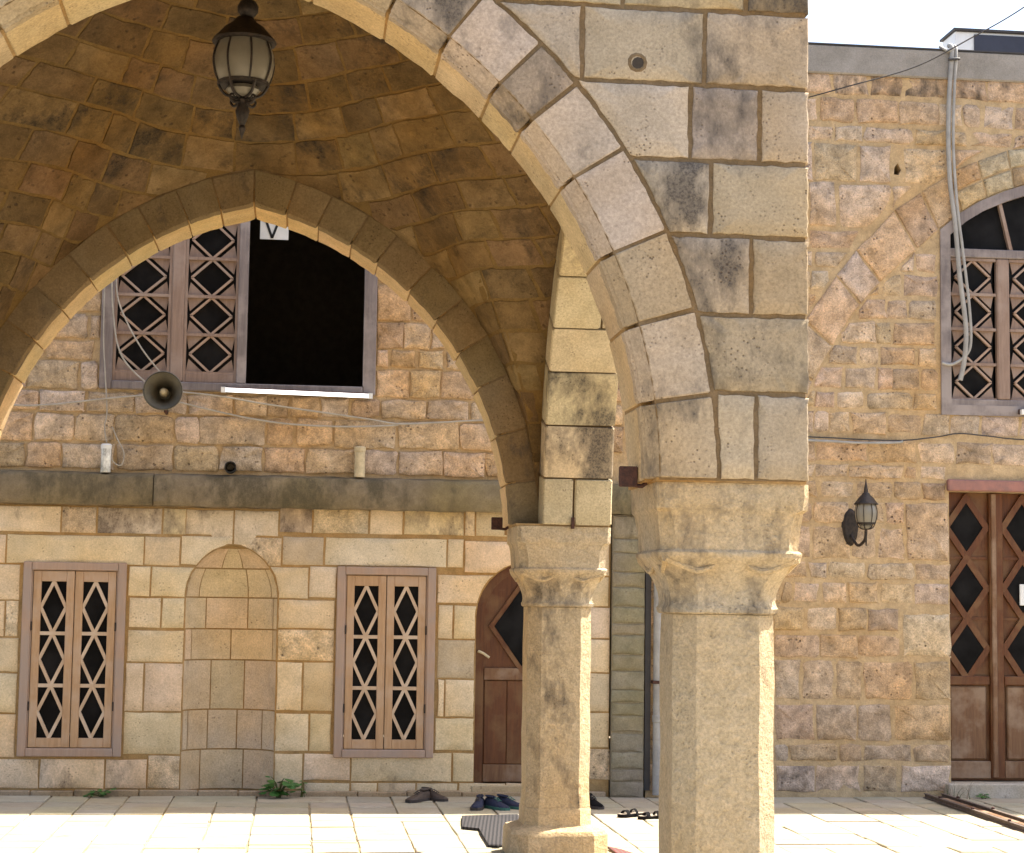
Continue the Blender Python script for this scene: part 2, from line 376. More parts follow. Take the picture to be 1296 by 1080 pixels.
# rubble of the right-hand house: above its relieving arch, under it, and below the window
RUBBLE_OVER_ARCH = [
  (4.20,4.47,5.94,6.15),(4.47,4.79,5.94,6.15),(4.79,5.10,5.94,6.15),(5.10,5.49,5.94,6.15),(5.49,5.85,5.94,6.15),
  (5.85,6.28,5.94,6.15),(6.28,6.64,5.94,6.15),(4.03,4.24,5.70,5.92),(4.24,4.35,5.70,5.92),(4.35,4.67,5.70,5.92),
  (4.67,5.05,5.70,5.92),(5.05,5.41,5.70,5.92),(5.41,5.62,5.70,5.92),(5.62,5.80,5.70,5.92),(5.80,6.09,5.70,5.92),
  (6.09,6.42,5.70,5.92),(6.42,6.64,5.70,5.92),(3.99,4.24,5.53,5.68),(4.24,4.49,5.53,5.68),(4.49,4.74,5.53,5.68),
  (4.74,5.20,5.53,5.68),(5.20,5.49,5.53,5.68),(5.49,5.67,5.53,5.68),(5.67,6.08,5.53,5.68),(6.08,6.35,5.53,5.68),
  (6.35,6.63,5.53,5.68),(3.96,4.30,5.18,5.52),(4.30,4.69,5.18,5.52),(4.69,5.06,5.18,5.52),(5.06,5.54,5.18,5.52),
  (5.54,5.85,5.18,5.52),(5.85,6.20,5.18,5.52),(6.20,6.56,5.18,5.52),(3.99,4.26,4.79,5.18),(4.26,4.50,4.79,5.18),
  (4.50,4.99,4.79,5.18),(4.99,5.24,4.79,5.18),(3.96,4.26,4.59,4.77),(4.26,4.71,4.59,4.77),(3.99,4.30,4.44,4.58),
  (4.30,4.61,4.44,4.58),(4.03,4.28,4.24,4.42),(4.28,4.44,4.24,4.42),
]
RUBBLE_IN_ARCH = [
  (5.07,5.19,4.42,4.60),(5.19,5.39,4.42,4.60),(4.72,4.88,4.20,4.41),(4.88,5.08,4.20,4.41),(5.08,5.39,4.20,4.41),
  (4.51,4.68,4.00,4.19),(4.68,4.94,4.00,4.19),(4.94,5.13,4.00,4.19),(5.13,5.38,4.00,4.19),(4.37,4.54,3.79,3.99),
  (4.54,4.84,3.79,3.99),(4.84,4.99,3.79,3.99),(4.99,5.38,3.79,3.99),(4.23,4.43,3.61,3.78),(4.43,4.69,3.61,3.78),
  (4.69,4.87,3.61,3.78),(4.87,5.20,3.61,3.78),(5.20,5.39,3.61,3.78),(4.10,4.30,3.40,3.60),(4.30,4.56,3.40,3.60),
  (4.56,4.85,3.40,3.60),(4.85,4.99,3.40,3.60),(4.99,5.23,3.40,3.60),(5.23,5.39,3.40,3.60),(4.03,4.31,3.23,3.39),
  (4.31,4.49,3.23,3.39),(4.49,4.75,3.23,3.39),(4.75,5.16,3.23,3.39),(5.16,5.39,3.23,3.39),
]
RUBBLE_BELOW = [
  (3.99,4.31,3.02,3.22),(4.31,4.42,3.02,3.22),(4.42,4.62,3.02,3.22),(4.62,4.94,3.02,3.22),(4.94,5.25,3.02,3.22),
  (5.25,5.48,3.02,3.22),(5.48,5.75,3.02,3.22),(5.75,6.10,3.02,3.22),(6.10,6.38,3.02,3.22),(6.38,6.63,3.02,3.22),
  (3.96,4.32,2.78,2.98),(4.32,4.77,2.78,2.98),(4.77,5.20,2.78,2.98),(5.20,5.54,2.78,2.98),(5.54,5.86,2.78,2.98),
  (5.86,6.17,2.78,2.98),(6.17,6.52,2.78,2.98),(4.00,4.31,2.64,2.77),(4.31,4.61,2.64,2.77),(4.61,5.08,2.64,2.77),
  (5.08,5.21,2.64,2.77),(5.21,5.46,2.64,2.77),(4.03,4.34,2.47,2.63),(4.34,4.66,2.47,2.63),(4.66,4.99,2.47,2.63),
  (4.99,5.23,2.47,2.63),(5.23,5.46,2.47,2.63),(3.89,4.29,2.26,2.46),(4.29,4.62,2.26,2.46),(4.62,4.92,2.26,2.46),
  (4.92,5.09,2.26,2.46),(3.86,4.27,1.96,2.25),(4.27,4.62,1.96,2.25),(4.62,4.85,1.96,2.25),(4.85,5.09,1.96,2.25),
  (5.09,5.47,1.96,2.46),(3.83,4.00,1.79,1.95),(4.00,4.25,1.79,1.95),(4.25,4.42,1.79,1.95),(4.42,4.76,1.79,1.95),
  (4.76,5.17,1.79,1.95),(5.17,5.46,1.79,1.95),(3.79,4.02,1.59,1.78),(4.02,4.11,1.59,1.78),(4.11,4.36,1.59,1.78),
  (4.36,4.60,1.59,1.78),(4.60,4.85,1.59,1.78),(4.85,5.17,1.59,1.78),(5.17,5.47,1.59,1.78),(3.76,3.96,1.36,1.57),
  (3.96,4.22,1.36,1.57),(4.22,4.50,1.36,1.57),(4.50,4.75,1.36,1.57),(4.75,5.04,1.36,1.57),(3.73,3.96,1.14,1.34),
  (3.96,4.35,1.14,1.34),(4.35,4.67,1.14,1.34),(4.67,5.05,1.14,1.34),(5.05,5.47,1.14,1.53),(3.69,3.96,0.79,1.13),
  (3.96,4.19,0.79,1.13),(4.19,4.48,0.79,1.13),(4.48,4.71,0.79,1.13),(4.71,5.15,0.79,1.13),(5.15,5.46,0.79,1.13),
  (3.70,3.96,0.45,0.77),(3.96,4.31,0.45,0.77),(4.31,4.66,0.45,0.77),(4.66,4.98,0.45,0.77),(4.98,5.45,0.45,0.77),
  (3.73,3.96,0.28,0.44),(3.96,4.08,0.28,0.44),(4.08,4.51,0.28,0.44),(4.51,4.72,0.28,0.44),(4.72,5.13,0.28,0.44),
  (5.13,5.45,0.28,0.44),(3.70,3.96,0.03,0.27),(3.96,4.31,0.03,0.27),(4.31,4.70,0.03,0.27),(4.70,5.02,0.03,0.27),
  (5.02,5.45,0.03,0.27),
]
RUBBLE_ROWS = [4.17, 3.856, 3.635, 3.471, 3.225, 3.045, 2.804, 2.583]

def wallfr(Y): return lambda u, v, d: (u, Y-d, v)
WF = wallfr(W)

# ------------------------------------------------------------------ ground and paving
g = MB().add([(-150,-150,-.05),(150,-150,-.05),(150,150,-.05),(-150,150,-.05)], [(0,1,2,3)]).build('ground', 'paving', color=(.21,.17,.12,.3), sharp=0, recalc=False)
g['kind'] = 'structure'
pav = MB().box(-6, 9.5, 1.0, W+.3, -.045, -.012).build('courtyard_paving', 'joint', sharp=0); pav['kind'] = 'structure'
def slab_at(mb, x0, x1, y0, y1):
    dz = random.uniform(-.004, .004); e = .006; i = .005
    pts = [(x0+e, y0+e), (x1-e, y0+e), (x1-e, y1-e), (x0+e, y1-e)]
    pts = [(a+random.uniform(-.004, .004), b+random.uniform(-.005, .005)) for a, b in pts]
    cx, cy = (x0+x1)/2, (y0+y1)/2
    top = [(a+(cx-a)*i/abs(cx-a), b+(cy-b)*i/abs(cy-b), dz+random.uniform(-.002, .002)) for a, b in pts]
    mb.add([(a, b, -.03) for a, b in pts]+[(a, b, dz-.005) for a, b in pts]+top,
           [(0,1,5,4),(1,2,6,5),(2,3,7,6),(3,0,4,7),(4,5,9,8),(5,6,10,9),(6,7,11,10),(7,4,8,11),(8,9,10,11)])
ys = [11.62, 12.02, 12.40, 12.72, 13.12, 13.44, 13.86, 14.30, 14.66, 15.085]
xs = [-3.4]
while xs[-1] < 7.2: xs.append(xs[-1]+random.choice((.33, .35, .36, .41, .30)))
random.seed(5)
for j in range(len(ys)-1):
    i = 0
    while i < len(xs)-1:
        k = 2 if random.random() < .12 and i < len(xs)-2 else 1
        mb = MB(); y0, y1 = ys[j]+random.uniform(-.015, .015), ys[j+1]+random.uniform(-.015, .015)
        if random.random() < .22:
            ym = y0+(y1-y0)*random.uniform(.35, .65); slab_at(mb, xs[i], xs[i+k], y0, ym)
            mb.build('paving_slab', 'paving', pav, hue((.37, .325, .245), .07, random.uniform(.1, .5)), sharp=0)
            mb = MB(); slab_at(mb, xs[i], xs[i+k], ym, y1)
        else: slab_at(mb, xs[i], xs[i+k], y0, y1)
        mb.build('paving_slab', 'paving', pav, hue((.37, .325, .245), .07, random.uniform(.1, .5)), sharp=0)
        i += k
mb = MB()
y = 1.05
while y < 11.6:
    d = min(random.choice((.34, .38, .42)), 11.61-y); x = -5.9
    if d < .05: break
    while x < 9.3:
        k = random.choice((.33, .36, .42, .5)); slab_at(mb, x, x+k, y, y+d); x += k
    y += d
o = mb.build('paving_slabs', 'paving', pav, (.37, .325, .245, .3), sharp=0, kind='stuff')
for (xa, xb, n) in ((-5.9, -3.41, 6), (xs[-1]+.01, 9.3, 6)):
    mb = MB()
    for j in range(len(ys)-1):
        for i in range(n): slab_at(mb, xa+(xb-xa)*i/n, xa+(xb-xa)*(i+1)/n, ys[j], ys[j+1])
    mb.build('paving_slabs', 'paving', pav, (.37, .325, .245, .3), sharp=0, kind='stuff')

# unseen darker floor, added to cut light bounced up into the vault
fl_ = MB().box(XL+.4, XR-.15, YI0+.1, BK-.75, -.011, .012, .004).build('bounce_cut_floor', 'paving', color=(.20, .155, .105, .5)); fl_['kind'] = 'structure'
# ------------------------------------------------------------------ portico
random.seed(21)
portico = thing('stone_portico', 'open vaulted stone portico on octagonal pillars with pointed arches', 'portico', (AX, CY, 0))
NEAR = (.455, .385, .30)
def mpf(s, z, t): return (s, t, z)                    # arches across the view
def mpfL(s, z, t): return (2*AX-s, t, z)
def mps(s, z, t): return (t, s, z)                    # arches along the sides (right)
def mpsL(s, z, t): return (2*AX-t, s, z)
C0 = (AX-OFF, ZS)
AP = acos(OFF/RA)
def arch_out(r, n=26):
    """outline of the front arch opening, from right springing over the apex to the left"""
    ap = acos(OFF/r); R_ = [(C0[0]+r*cos(ap*k/n), ZS+r*sin(ap*k/n)) for k in range(n+1)]
    return R_+[(2*AX-x, z) for x, z in R_[::-1][1:]]
# cores of the four walls, seen only in the joints
fa = arch_out(RA+.075)
for y0, y1 in ((F+.008, YI0-.006), (YI1+.006, BK-.022)):
    prism('wall_core', portico, [(XR-.02, ZS+.004)]+[(XR-.02, TOP-.01), (XL+.02, TOP-.01), (XL+.02, ZS+.004)]+fa[::-1], [], lambda u, v, d: (u, d, v), y0, y1, 'mortar_dark')
for y0, y1, e in ((F+.09, YI0-.012, 0), (YI1+.014, BK-.03, -.04)):     # mortar bed between the arch stones
    if e == 0: prism('arch_mortar', portico, arch_out(RA+.05)+arch_out(RA+.12)[::-1], [], lambda u, v, d: (u, d, v), F+.005, F+.10, 'mortar_dark')
    ra_ = RA+.009 if e == 0 else RA+.052
    prism('arch_mortar', portico, [(a, b+e) for a, b in arch_out(ra_)]+[(a, b+e) for a, b in arch_out(RA+.12)[::-1]], [], lambda u, v, d: (u, d, v), y0, y1, 'mortar_thin')
HS = 1.935; SOFF = .20; SR = HS+SOFF                    # side arches
SC = (CY-SOFF, ZS)
def side_out(r, n=22):
    ap = acos(SOFF/r); R_ = [(SC[0]+r*cos(ap*k/n), ZS+r*sin(ap*k/n)) for k in range(n+1)]
    return R_+[(2*CY-x, z) for x, z in R_[::-1][1:]]
sa = side_out(SR+.03)
for x0, x1 in ((XI+.006, XR-.022), (2*AX-XR+.022, 2*AX-XI-.006)):
    prism('wall_core', portico, [(YI1-.004, ZS+.006), (YI1-.004, TOP-.014), (YI0+.004, TOP-.014), (YI0+.004, ZS+.006)]+sa[::-1], [], lambda u, v, d: (d, u, v), x0, x1, 'mortar_dark')
def warm(c): return (c[0][0]*.88, c[0][1]*.845, c[0][2]*.785, max(.34, c[1]))
# front arch voussoirs: joint angles, tone, stain
VO = [(0, 8.1, (.45,.375,.285), .55), (8.1, 16.3, (.48,.405,.335), .05), (16.3, 24.2, (.42,.345,.255), .1), (24.2, 33, (.50,.425,.375), .0),
      (33, 40.5, (.50,.43,.38), .1), (40.5, 45.5, (.36,.30,.25), .75), (45.5, 52.6, (.50,.43,.39), .55), (52.6, 59.5, (.42,.37,.33), .8), (59.5, 68.5, (.46,.40,.33), .4), (68.5, 78.0, (.45,.39,.32), .3)]
for mp in (mpf, mpfL):
    for a0, a1, c, st in VO:
        if mp is mpfL: c, st = hue((.46, .385, .30), .05)[:3], random.uniform(.1, .5)
        wedge('voussoir', portico, mp, C0, radians(a0), radians(a1) if a1 < 77 else AP+.10, RA, RA+.268, F, F+.13, 'dressed', warm((c, st)), gap=.008, chamfer=.055, bev=.004, jit=.003, n=12, smin=AX+.008)
        wedge('voussoir', portico, mp, C0, radians(a0), radians(a1) if a1 < 77 else AP+.10, RA+.004, RA+.268, F+.133, YI0, 'dressed', hue((.52, .405, .245), .04, .3), gap=.006, bev=.006, n=5, smin=AX+.008)  # yellower soffit leaf: warm bounced light painted into the stone colour
# back arch voussoirs: shaded face and lit soffit painted as dark and pale leaves
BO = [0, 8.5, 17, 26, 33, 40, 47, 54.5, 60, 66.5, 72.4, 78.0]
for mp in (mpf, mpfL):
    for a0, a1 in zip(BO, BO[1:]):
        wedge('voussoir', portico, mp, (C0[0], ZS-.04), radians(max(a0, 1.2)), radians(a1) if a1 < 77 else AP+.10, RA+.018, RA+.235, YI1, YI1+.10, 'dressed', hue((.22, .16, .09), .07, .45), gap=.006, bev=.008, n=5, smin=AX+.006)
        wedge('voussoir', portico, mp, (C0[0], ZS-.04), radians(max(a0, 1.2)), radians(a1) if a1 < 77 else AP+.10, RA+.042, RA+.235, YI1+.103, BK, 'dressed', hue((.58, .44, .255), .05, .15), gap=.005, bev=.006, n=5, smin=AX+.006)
# side arch voussoirs; some courses are two stones across
ap = acos(SOFF/SR)
zc = [ZS, 2.35, 2.67, 2.99, 3.24, 3.52, 3.74, 3.90, 4.0]
ang = [math.asin(min(1, (z-ZS)/SR)) for z in zc if (z-ZS)/SR < .93]; ang = [a for a in ang if a < ap-.05]
while ang[-1] < ap-.14: ang.append(ang[-1]+.115)
ang.append(ap)
SST = [.12, .85, .75, .05, .05, .55, .2, .1]
for mp in (mps, mpsL):
    for flip in (0, 1):
        mq = mp if not flip else (lambda s, z, t, m_=mp: m_(2*CY-s, z, t))
        for i, (a0, a1) in enumerate(zip(ang, ang[1:])):
            st = SST[min(i, 7)] if not flip else random.uniform(.1, .4)
            cut = {0: .195, 4: .30, 6: .22, 8: .3, 10: .2}.get(i)
            parts = ((XI, XI+cut-.006), (XI+cut+.006, XR)) if cut else ((XI, XR),)
            for t0, t1 in parts:
                wedge('voussoir', portico, mq, SC, a0, a1, SR, SR+.25, t0, t1, 'dressed', hue((.52, .425, .28), .05, st), gap=.006, bev=.009, n=2)
# spandrel blocks of the front wall
def ext(z, r=RA+.278): return C0[0]+sqrt(max(0, r*r-(z-ZS)**2))
FRF = lambda u, v, d: (u, F+.008-d, v)
def arcblock(z0, z1, xr, color, fr=FRF, mirror=False):
    k = 6; p = [(max(ext(z0+(z1-z0)*i/k), AX), z0+(z1-z0)*i/k) for i in range(k+1)]
    p = p+[(xr, z1), (xr, z0)]
    if mirror: p = [(2*AX-a, b) for a, b in p]
    stone('wall_block', portico, p, fr, 'dressed', color, gap=.0075, front=.008, back=.06, bev=.004, jit=.0032, lump=.001, step=.03)
ROWS = [(ZS, 2.395, [1.735, XR]), (2.395, 2.697, [XR]), (2.697, 3.003, [1.715, XR]), (3.003, 3.296, [1.555, XR]), (3.296, 3.595, [1.473, 1.748, XR]),
        (3.595, 3.892, [1.046, 1.528, XR]), (3.892, 4.20, [1.202, 1.694, XR]), (4.20, 4.40, [.9, 1.45, XR])]
SPC = {(0, 1): ((.49,.415,.32), .0), (0, 2): ((.44,.37,.285), .6), (1, 0): ((.39,.325,.24), .8), (2, 0): ((.45,.385,.32), .98), (2, 1): ((.43,.355,.265), .1),
       (3, 0): ((.46,.40,.33), .88), (3, 1): ((.44,.37,.275), .05), (4, 0): ((.50,.43,.36), .0), (4, 1): ((.37,.315,.28), .5), (4, 2): ((.46,.385,.31), .05),
       (5, 0): ((.45,.39,.33), .6), (5, 1): ((.45,.385,.30), .62), (5, 2): ((.46,.39,.32), .55), (6, 0): ((.44,.38,.28), .6), (6, 1): ((.45,.38,.27), .6), (6, 2): ((.33,.28,.22), .8)}
def warm(c): return (c[0][0]*.88, c[0][1]*.845, c[0][2]*.785, max(.34, c[1]))
for mir in (False, True):
    for i, (z0, z1, xs_) in enumerate(ROWS):
        x0 = None
        for j, x1 in enumerate(xs_):
            if x0 is None:
                if i == 0:      # wide joint beside the first voussoir, then a narrow block
                    x0 = 1.580
                    col = SPC[(0, 1)]
                    p = [(x0+.012, z0), (x1, z0), (x1, z1), (x0-.005, z1)]
                    if mir: p = [(2*AX-a, b) for a, b in p]
                    stone('wall_block', portico, p, FRF, 'dressed', warm(col), gap=.0075, front=.008, back=.06, bev=.004, jit=.0032, lump=.001, step=.03)
                    x0 = x1; continue
                col = SPC.get((i, 0), ((.44,.37,.28), .5)); arcblock(z0, z1, x1, warm(col), mirror=mir)
            else:
                col = SPC.get((i, 2 if i == 0 else j), ((.44,.37,.28), .5)); p = [(x0, z0), (x1, z0), (x1, z1), (x0, z1)]
                if mir: p = [(2*AX-a, b) for a, b in p]
                stone('wall_block', portico, p, FRF, 'dressed', warm(col), gap=.0075, front=.008, back=.06, bev=.006, jit=.0035, lump=.001, step=.03)
            x0 = x1
for z0, z1, _ in UPROWS:
  x = XL
  while x < XR-.1:
    x1 = min(XR, x+random.uniform(.4, .7)); x1 = XR if XR-x1 < .2 else x1
    stone('wall_block', portico, [(x, z0), (x1, z0), (x1, z1), (x, z1)], FRF, 'dressed', hue((.42, .36, .28), .06, .6), front=.008, back=.06, bev=.005, step=.05); x = x1
# outer faces of the two side walls and the back wall
def sext(z, r=SR+.26): return SC[0]+sqrt(max(0, r*r-(z-ZS)**2))
for fr, lo, hi in ((lambda u, v, d: (XR-.022+d, u, v), F+.06, BK-.06), (lambda u, v, d: (XL+.022-d, u, v), F+.06, BK-.06)):
    for z0, z1, _ in ROWS+UPROWS:
        for sgn in (1, -1):
            e = sext((z0+z1)/2)+.03 if z0 < 4.3 else CY
            a, end = e, hi
            while a < end-.08:
                b = min(end, a+random.uniform(.35, .6)); b = end if end-b < .18 else b
                p = [(a, z0), (b, z0), (b, z1), (a, z1)]
                if sgn < 0: p = [(2*CY-u, v) for u, v in p]
                if sgn < 0 and 2*CY-b < lo: p = [(max(u, lo), v) for u, v in p]
                stone('wall_block', portico, p, fr, 'dressed', hue((.44, .37, .28), .08, random.uniform(0, .4)), gap=.010, front=.022, back=.05, step=.25); a = b
for z0, z1, xs_ in ROWS+UPROWS:
    for sgn in (1, -1):
        a = max(ext((z0+z1)/2)+.02, AX) if z0 < 4.35 else AX
        while a < XR-.08:
            b = min(XR, a+random.uniform(.35, .6)); b = XR if XR-b < .18 else b
            p = [(a, z0), (b, z0), (b, z1), (a, z1)]
            if sgn < 0: p = [(2*AX-u, v) for u, v in p]
            stone('wall_block', portico, p, lambda u, v, d: (u, BK-.022+d, v), 'dressed', hue((.44, .37, .28), .08, .2), gap=.010, front=.022, back=.05, step=.25); a = b
rf = MB().box(XL-.05, XR+.05, F-.05, BK+.05, TOP+.003, TOP+.14, .015).build('roof_slab', 'dressed', portico, (.40, .34, .26, .5))

# vault: two crossed pointed barrels that swell into a low dome
HX, HY = XI-AX, (YI1-YI0)/2; YC = (YI0+YI1)/2
RV = RA+.206; RISE = sqrt(RV*RV-OFF*OFF); CB = (RISE*RISE-HY*HY)/(2*HY); RB = HY+CB
def vz(x, y):
    u = min(1, abs(x-AX)/HX); v = min(1, abs(y-YC)/HY)
    za = sqrt(max(0, RV*RV-(u*HX+OFF)**2)); zb = sqrt(max(0, RB*RB-(v*HY+CB)**2))
    k = .45*(1-max(u, v))+.004
    h = max(za, zb); d = abs(za-zb)
    h += max(0, k*2-d)**2/(8*k)
    return ZS+h+.92*(1-u*u)*(1-v*v)
def vn(x, y):
    e = .01; X = max(AX-HX+e*1.5, min(AX+HX-e*1.5, x)); Y = max(YC-HY+e*1.5, min(YC+HY-e*1.5, y))
    n = Vector(((vz(X+e, Y)-vz(X-e, Y))/(2*e), (vz(X, Y+e)-vz(X, Y-e))/(2*e), -1))
    return n.normalized()
N_ = 44; vs = []; fs = []
for j in range(N_+1):
    for i in range(N_+1):
        u = sin(pi/2*(2*i/N_-1)); v = sin(pi/2*(2*j/N_-1)); x, y = AX+u*HX, YC+v*HY
        p = Vector((x, y, vz(x, y)))-vn(x, y)*.0035; p.x = max(AX-HX-.002, min(AX+HX+.002, p.x)); p.y = max(YC-HY-.002, min(YC+HY+.002, p.y)); vs.append(p)
for j in range(N_):
    for i in range(N_): fs.append((j*(N_+1)+i, j*(N_+1)+i+1, (j+1)*(N_+1)+i+1, (j+1)*(N_+1)+i))
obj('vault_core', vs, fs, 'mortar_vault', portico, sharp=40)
# courses follow rings round the crown, spaced evenly along the diagonal
dq = [0.]; pp = None; L = 0; rings = [0.]
for k in range(1, 1200):
    d = k/1200; p = Vector((AX+d*HX, YC+d*HY, vz(AX+d*HX, YC+d*HY)))
    if pp is not None: L += (p-pp).length
    pp = p
    if L > .235*random.uniform(.72, 1.28): rings.append(d*sqrt(2)); L = 0
rings.append(1.415)
rings = rings[:1]+rings[2:]
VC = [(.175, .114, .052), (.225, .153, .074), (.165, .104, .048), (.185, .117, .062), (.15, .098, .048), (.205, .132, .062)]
vcount = 0; rest = MB()
zl = sorted({round(vz(AX+q/sqrt(2)*HX, YC+q/sqrt(2)*HY), 4) for q in rings}, reverse=True)
def qsol(a, z):
    """how far out from the crown, in direction a, the vault has come down to height z"""
    c_, s_ = cos(a), sin(a); hi = 1/max(abs(c_), abs(s_)); lo = 0.
    if vz(AX+hi*c_*HX, YC+hi*s_*HY) >= z: return hi
    for _ in range(16):
        m_ = (lo+hi)/2
        if vz(AX+m_*c_*HX, YC+m_*s_*HY) > z: lo = m_
        else: hi = m_
    return (lo+hi)/2
def vp(a, z):
    q = qsol(a, z); return Vector((AX+q*cos(a)*HX, YC+q*sin(a)*HY, 0))
for z0, z1 in zip(zl, zl[1:]):
    zm = (z0+z1)/2; a = random.uniform(0, .4); end = a+2*pi
    while a < end-.03:
        p, p2 = vp(a, zm), vp(a+.02, zm); p.z, p2.z = vz(p.x, p.y), vz(p2.x, p2.y)
        da = random.uniform(.24, .46)*.02/max(.002, (p2-p).length); da = max(.05, min(1.2, da))
        if end-(a+da) < .4*da: da = end-a
        a0, a1 = a, a+da; a += da
        am = (a0+a1)/2
        if qsol(am, z1)-qsol(am, z0) < .012: continue
        ga = .011/max(.15, (vp(am, zm)-Vector((AX, YC, 0))).length); gz = .05*(z0-z1); G = 4; P = []
        if a1-a0 < 3*ga: continue
        for jj in range(G+1):
            for ii in range(G+1):
                edge = ii in (0, G) or jj in (0, G)
                z = z0-gz-(z0-z1-2*gz)*jj/G; aa = a0+ga+(a1-a0-2*ga)*ii/G
                if edge: aa += random.uniform(-1, 1)*ga*.5; z += random.uniform(-1, 1)*.03*(z0-z1)
                v_ = vp(aa, z); P.append((v_.x, v_.y, edge))
        pro = random.uniform(.0, .008); vs = []
        for x, y, edge in P:
            nn = vn(x, y); vs.append(Vector((x, y, vz(x, y)))+nn*(pro*.35 if edge else pro+random.uniform(-.003, .003)))
        m = len(vs); ringi = [ii for ii in range(G+1)]+[(jj+1)*(G+1)-1 for jj in range(1, G+1)]+[G*(G+1)+ii for ii in range(G-1, -1, -1)]+[jj*(G+1) for jj in range(G-1, 0, -1)]
        for i in ringi: vs.append(vs[i]-vn(P[i][0], P[i][1])*.035)
        fs = [(jj*(G+1)+ii, jj*(G+1)+ii+1, (jj+1)*(G+1)+ii+1, (jj+1)*(G+1)+ii) for jj in range(G) for ii in range(G)]
        r_ = len(ringi); fs += [(ringi[k], ringi[(k+1) % r_], m+(k+1) % r_, m+k) for k in range(r_)]
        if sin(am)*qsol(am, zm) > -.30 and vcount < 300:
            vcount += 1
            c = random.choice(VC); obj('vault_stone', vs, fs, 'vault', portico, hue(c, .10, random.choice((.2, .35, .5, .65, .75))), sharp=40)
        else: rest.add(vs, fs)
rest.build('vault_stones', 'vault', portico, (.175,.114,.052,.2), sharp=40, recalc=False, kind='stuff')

# pillars
def octa(h, c, n=4):
    """octagonal section with flat sides 2h apart and corners cut by c; n points per long side"""
    P = []
    for k in range(4):
        a = k*pi/2; R_ = lambda x, y: (x*cos(a)-y*sin(a), x*sin(a)+y*cos(a))
        for i in range(n+1): P.append((R_(-(h-c)+2*(h-c)*i/n, -h), 'f', i/n))
        P.append((R_((h-c)+c/2, -h+c/2), 'c', .5))
    return P
def loft(levels, cx, cy, n=4, jit=.0, scal=None):
    vs = []; fs = []
    for li, (z, h, c) in enumerate(levels):
        P = octa(h, c, n); m = len(P)
        for (x, y), kd, t in P:
            s = 1+random.uniform(-jit, jit)
            if scal: s *= 1+scal(z, kd, t)
            vs.append((cx+x*s, cy+y*s, z+random.uniform(-jit, jit)*.2))
    for i in range(len(levels)-1):
        for k in range(m): fs.append((i*m+k, i*m+(k+1) % m, (i+1)*m+(k+1) % m, (i+1)*m+k))
    fs.append(tuple(range(m))[::-1]); fs.append(tuple((len(levels)-1)*m+k for k in range(m)))
    return vs, fs
HSF, CSF = .201, .078
def scallop(z, kd, t):
    if 1.60 < z < 1.775:
        k = sin((z-1.60)/.175*pi)
        return k*(-.11*sin(t*pi*2)**2*(1 if kd == 'f' else 0) + (.045 if kd == 'c' else 0))
    if 1.79 < z < 2.0 and kd == 'c': return -.02
    return 0
for cx in (1.6555, 2*AX-1.6555):
    for cy in (F+.3215, 11.7215):
        near = cy < CY
        tone = (.58, .455, .295) if near else (.59, .455, .285)
        vs, fs = loft([(.31, HSF+.004, CSF)]+[(.31+(1.548-.31)*k/14, HSF-.002*sin(k), CSF) for k in range(1, 15)], cx, cy, 4, .004)
        pil = obj('pillar', vs, fs, 'pillar', portico, (*tone,   .34 if near else .60), sharp=30, recalc=True)
        lv = [(1.550, .204, .08), (1.556, .214, .083), (1.572, .216, .083), (1.584, .209, .08), (1.600, .208, .086), (1.63, .212, .09), (1.66, .221, .09), (1.69, .234, .085),
              (1.72, .249, .074), (1.745, .264, .060), (1.762, .277, .045), (1.770, .281, .044), (1.785, .282, .044), (1.791, .278, .046), (1.796, .272, .050), (1.84, .274, .052),
              (1.90, .280, .050), (1.94, .286, .040), (1.952, .296, .028), (2.0, .2975, .024), (ZS-.006, .2975, .022)]
        vs, fs = loft(lv, cx, cy, 12, .005, scallop)
        cap = obj('capital', vs, fs, 'pillar', pil, (*(tone[0]*1.0, tone[1]*1.03, tone[2]*1.1), .62), sharp=40, recalc=True)
        for sx in (-1, 1):
            for sy in (-1, 1):
                # carved leaf ribs sweeping from the corner in under the ledge
                for dx, dy in ((1, 0), (0, 1)):
                    q = [(sx*.258, sy*.258, 1.762), (sx*(.250-.055*dx), sy*(.250-.055*dy), 1.738), (sx*(.242-.11*dx), sy*(.242-.11*dy), 1.715), (sx*(.240-.165*dx), sy*(.240-.165*dy), 1.732), (sx*(.248-.20*dx), sy*(.248-.20*dy), 1.752)]
                    q = [(cx+a*(1 if dx or k == 0 else 1), cy+b, z) for k, (a, b, z) in enumerate(q)]
                    q = [(cx+(a-cx), cy+(b-cy), z) for a, b, z in q]
                    MB().tube(q, .016, 6, smooth=4, taper=.5).build('carved_leaf', 'pillar', cap, (*tone, .3))
        vs, fs = loft([(.0, .306, .10), (.15, .304, .10), (.172, .29, .095), (.190, .24, .09), (.20, HSF+.014, .08), (.21, HSF+.010, .08), (.295, HSF+.009, .08), (.309, HSF+.003, .08)], cx, cy, 4, .006)
        obj('pillar_base', vs, fs, 'pillar', pil, (*tone, .35), sharp=35, recalc=True)
# rusted ends of the iron ties at the springing
for px_, py_ in ((1.275, F+.20), (1.275, 11.84), (2*AX-1.275, F+.20), (2*AX-1.275, 11.84)):
    sg = 1 if px_ > AX else -1
    mb = MB().box(px_-.036, px_+.036, py_-.012, py_+.012, ZS-.018, ZS+.062, .004)
    mb.tube([(px_+sg*.02, py_+.004, ZS-.010), (px_+sg*.055, py_+.004, ZS-.014), (px_+sg*.075, py_+.004, ZS+.0)], .009, 6)
    mb.build('iron_tie_end', 'rust', portico)
MB().box(1.50+.193, 1.50+.212, 11.383, 11.415, ZS-.02, ZS+.05).build('iron_wedge', 'rust', portico)
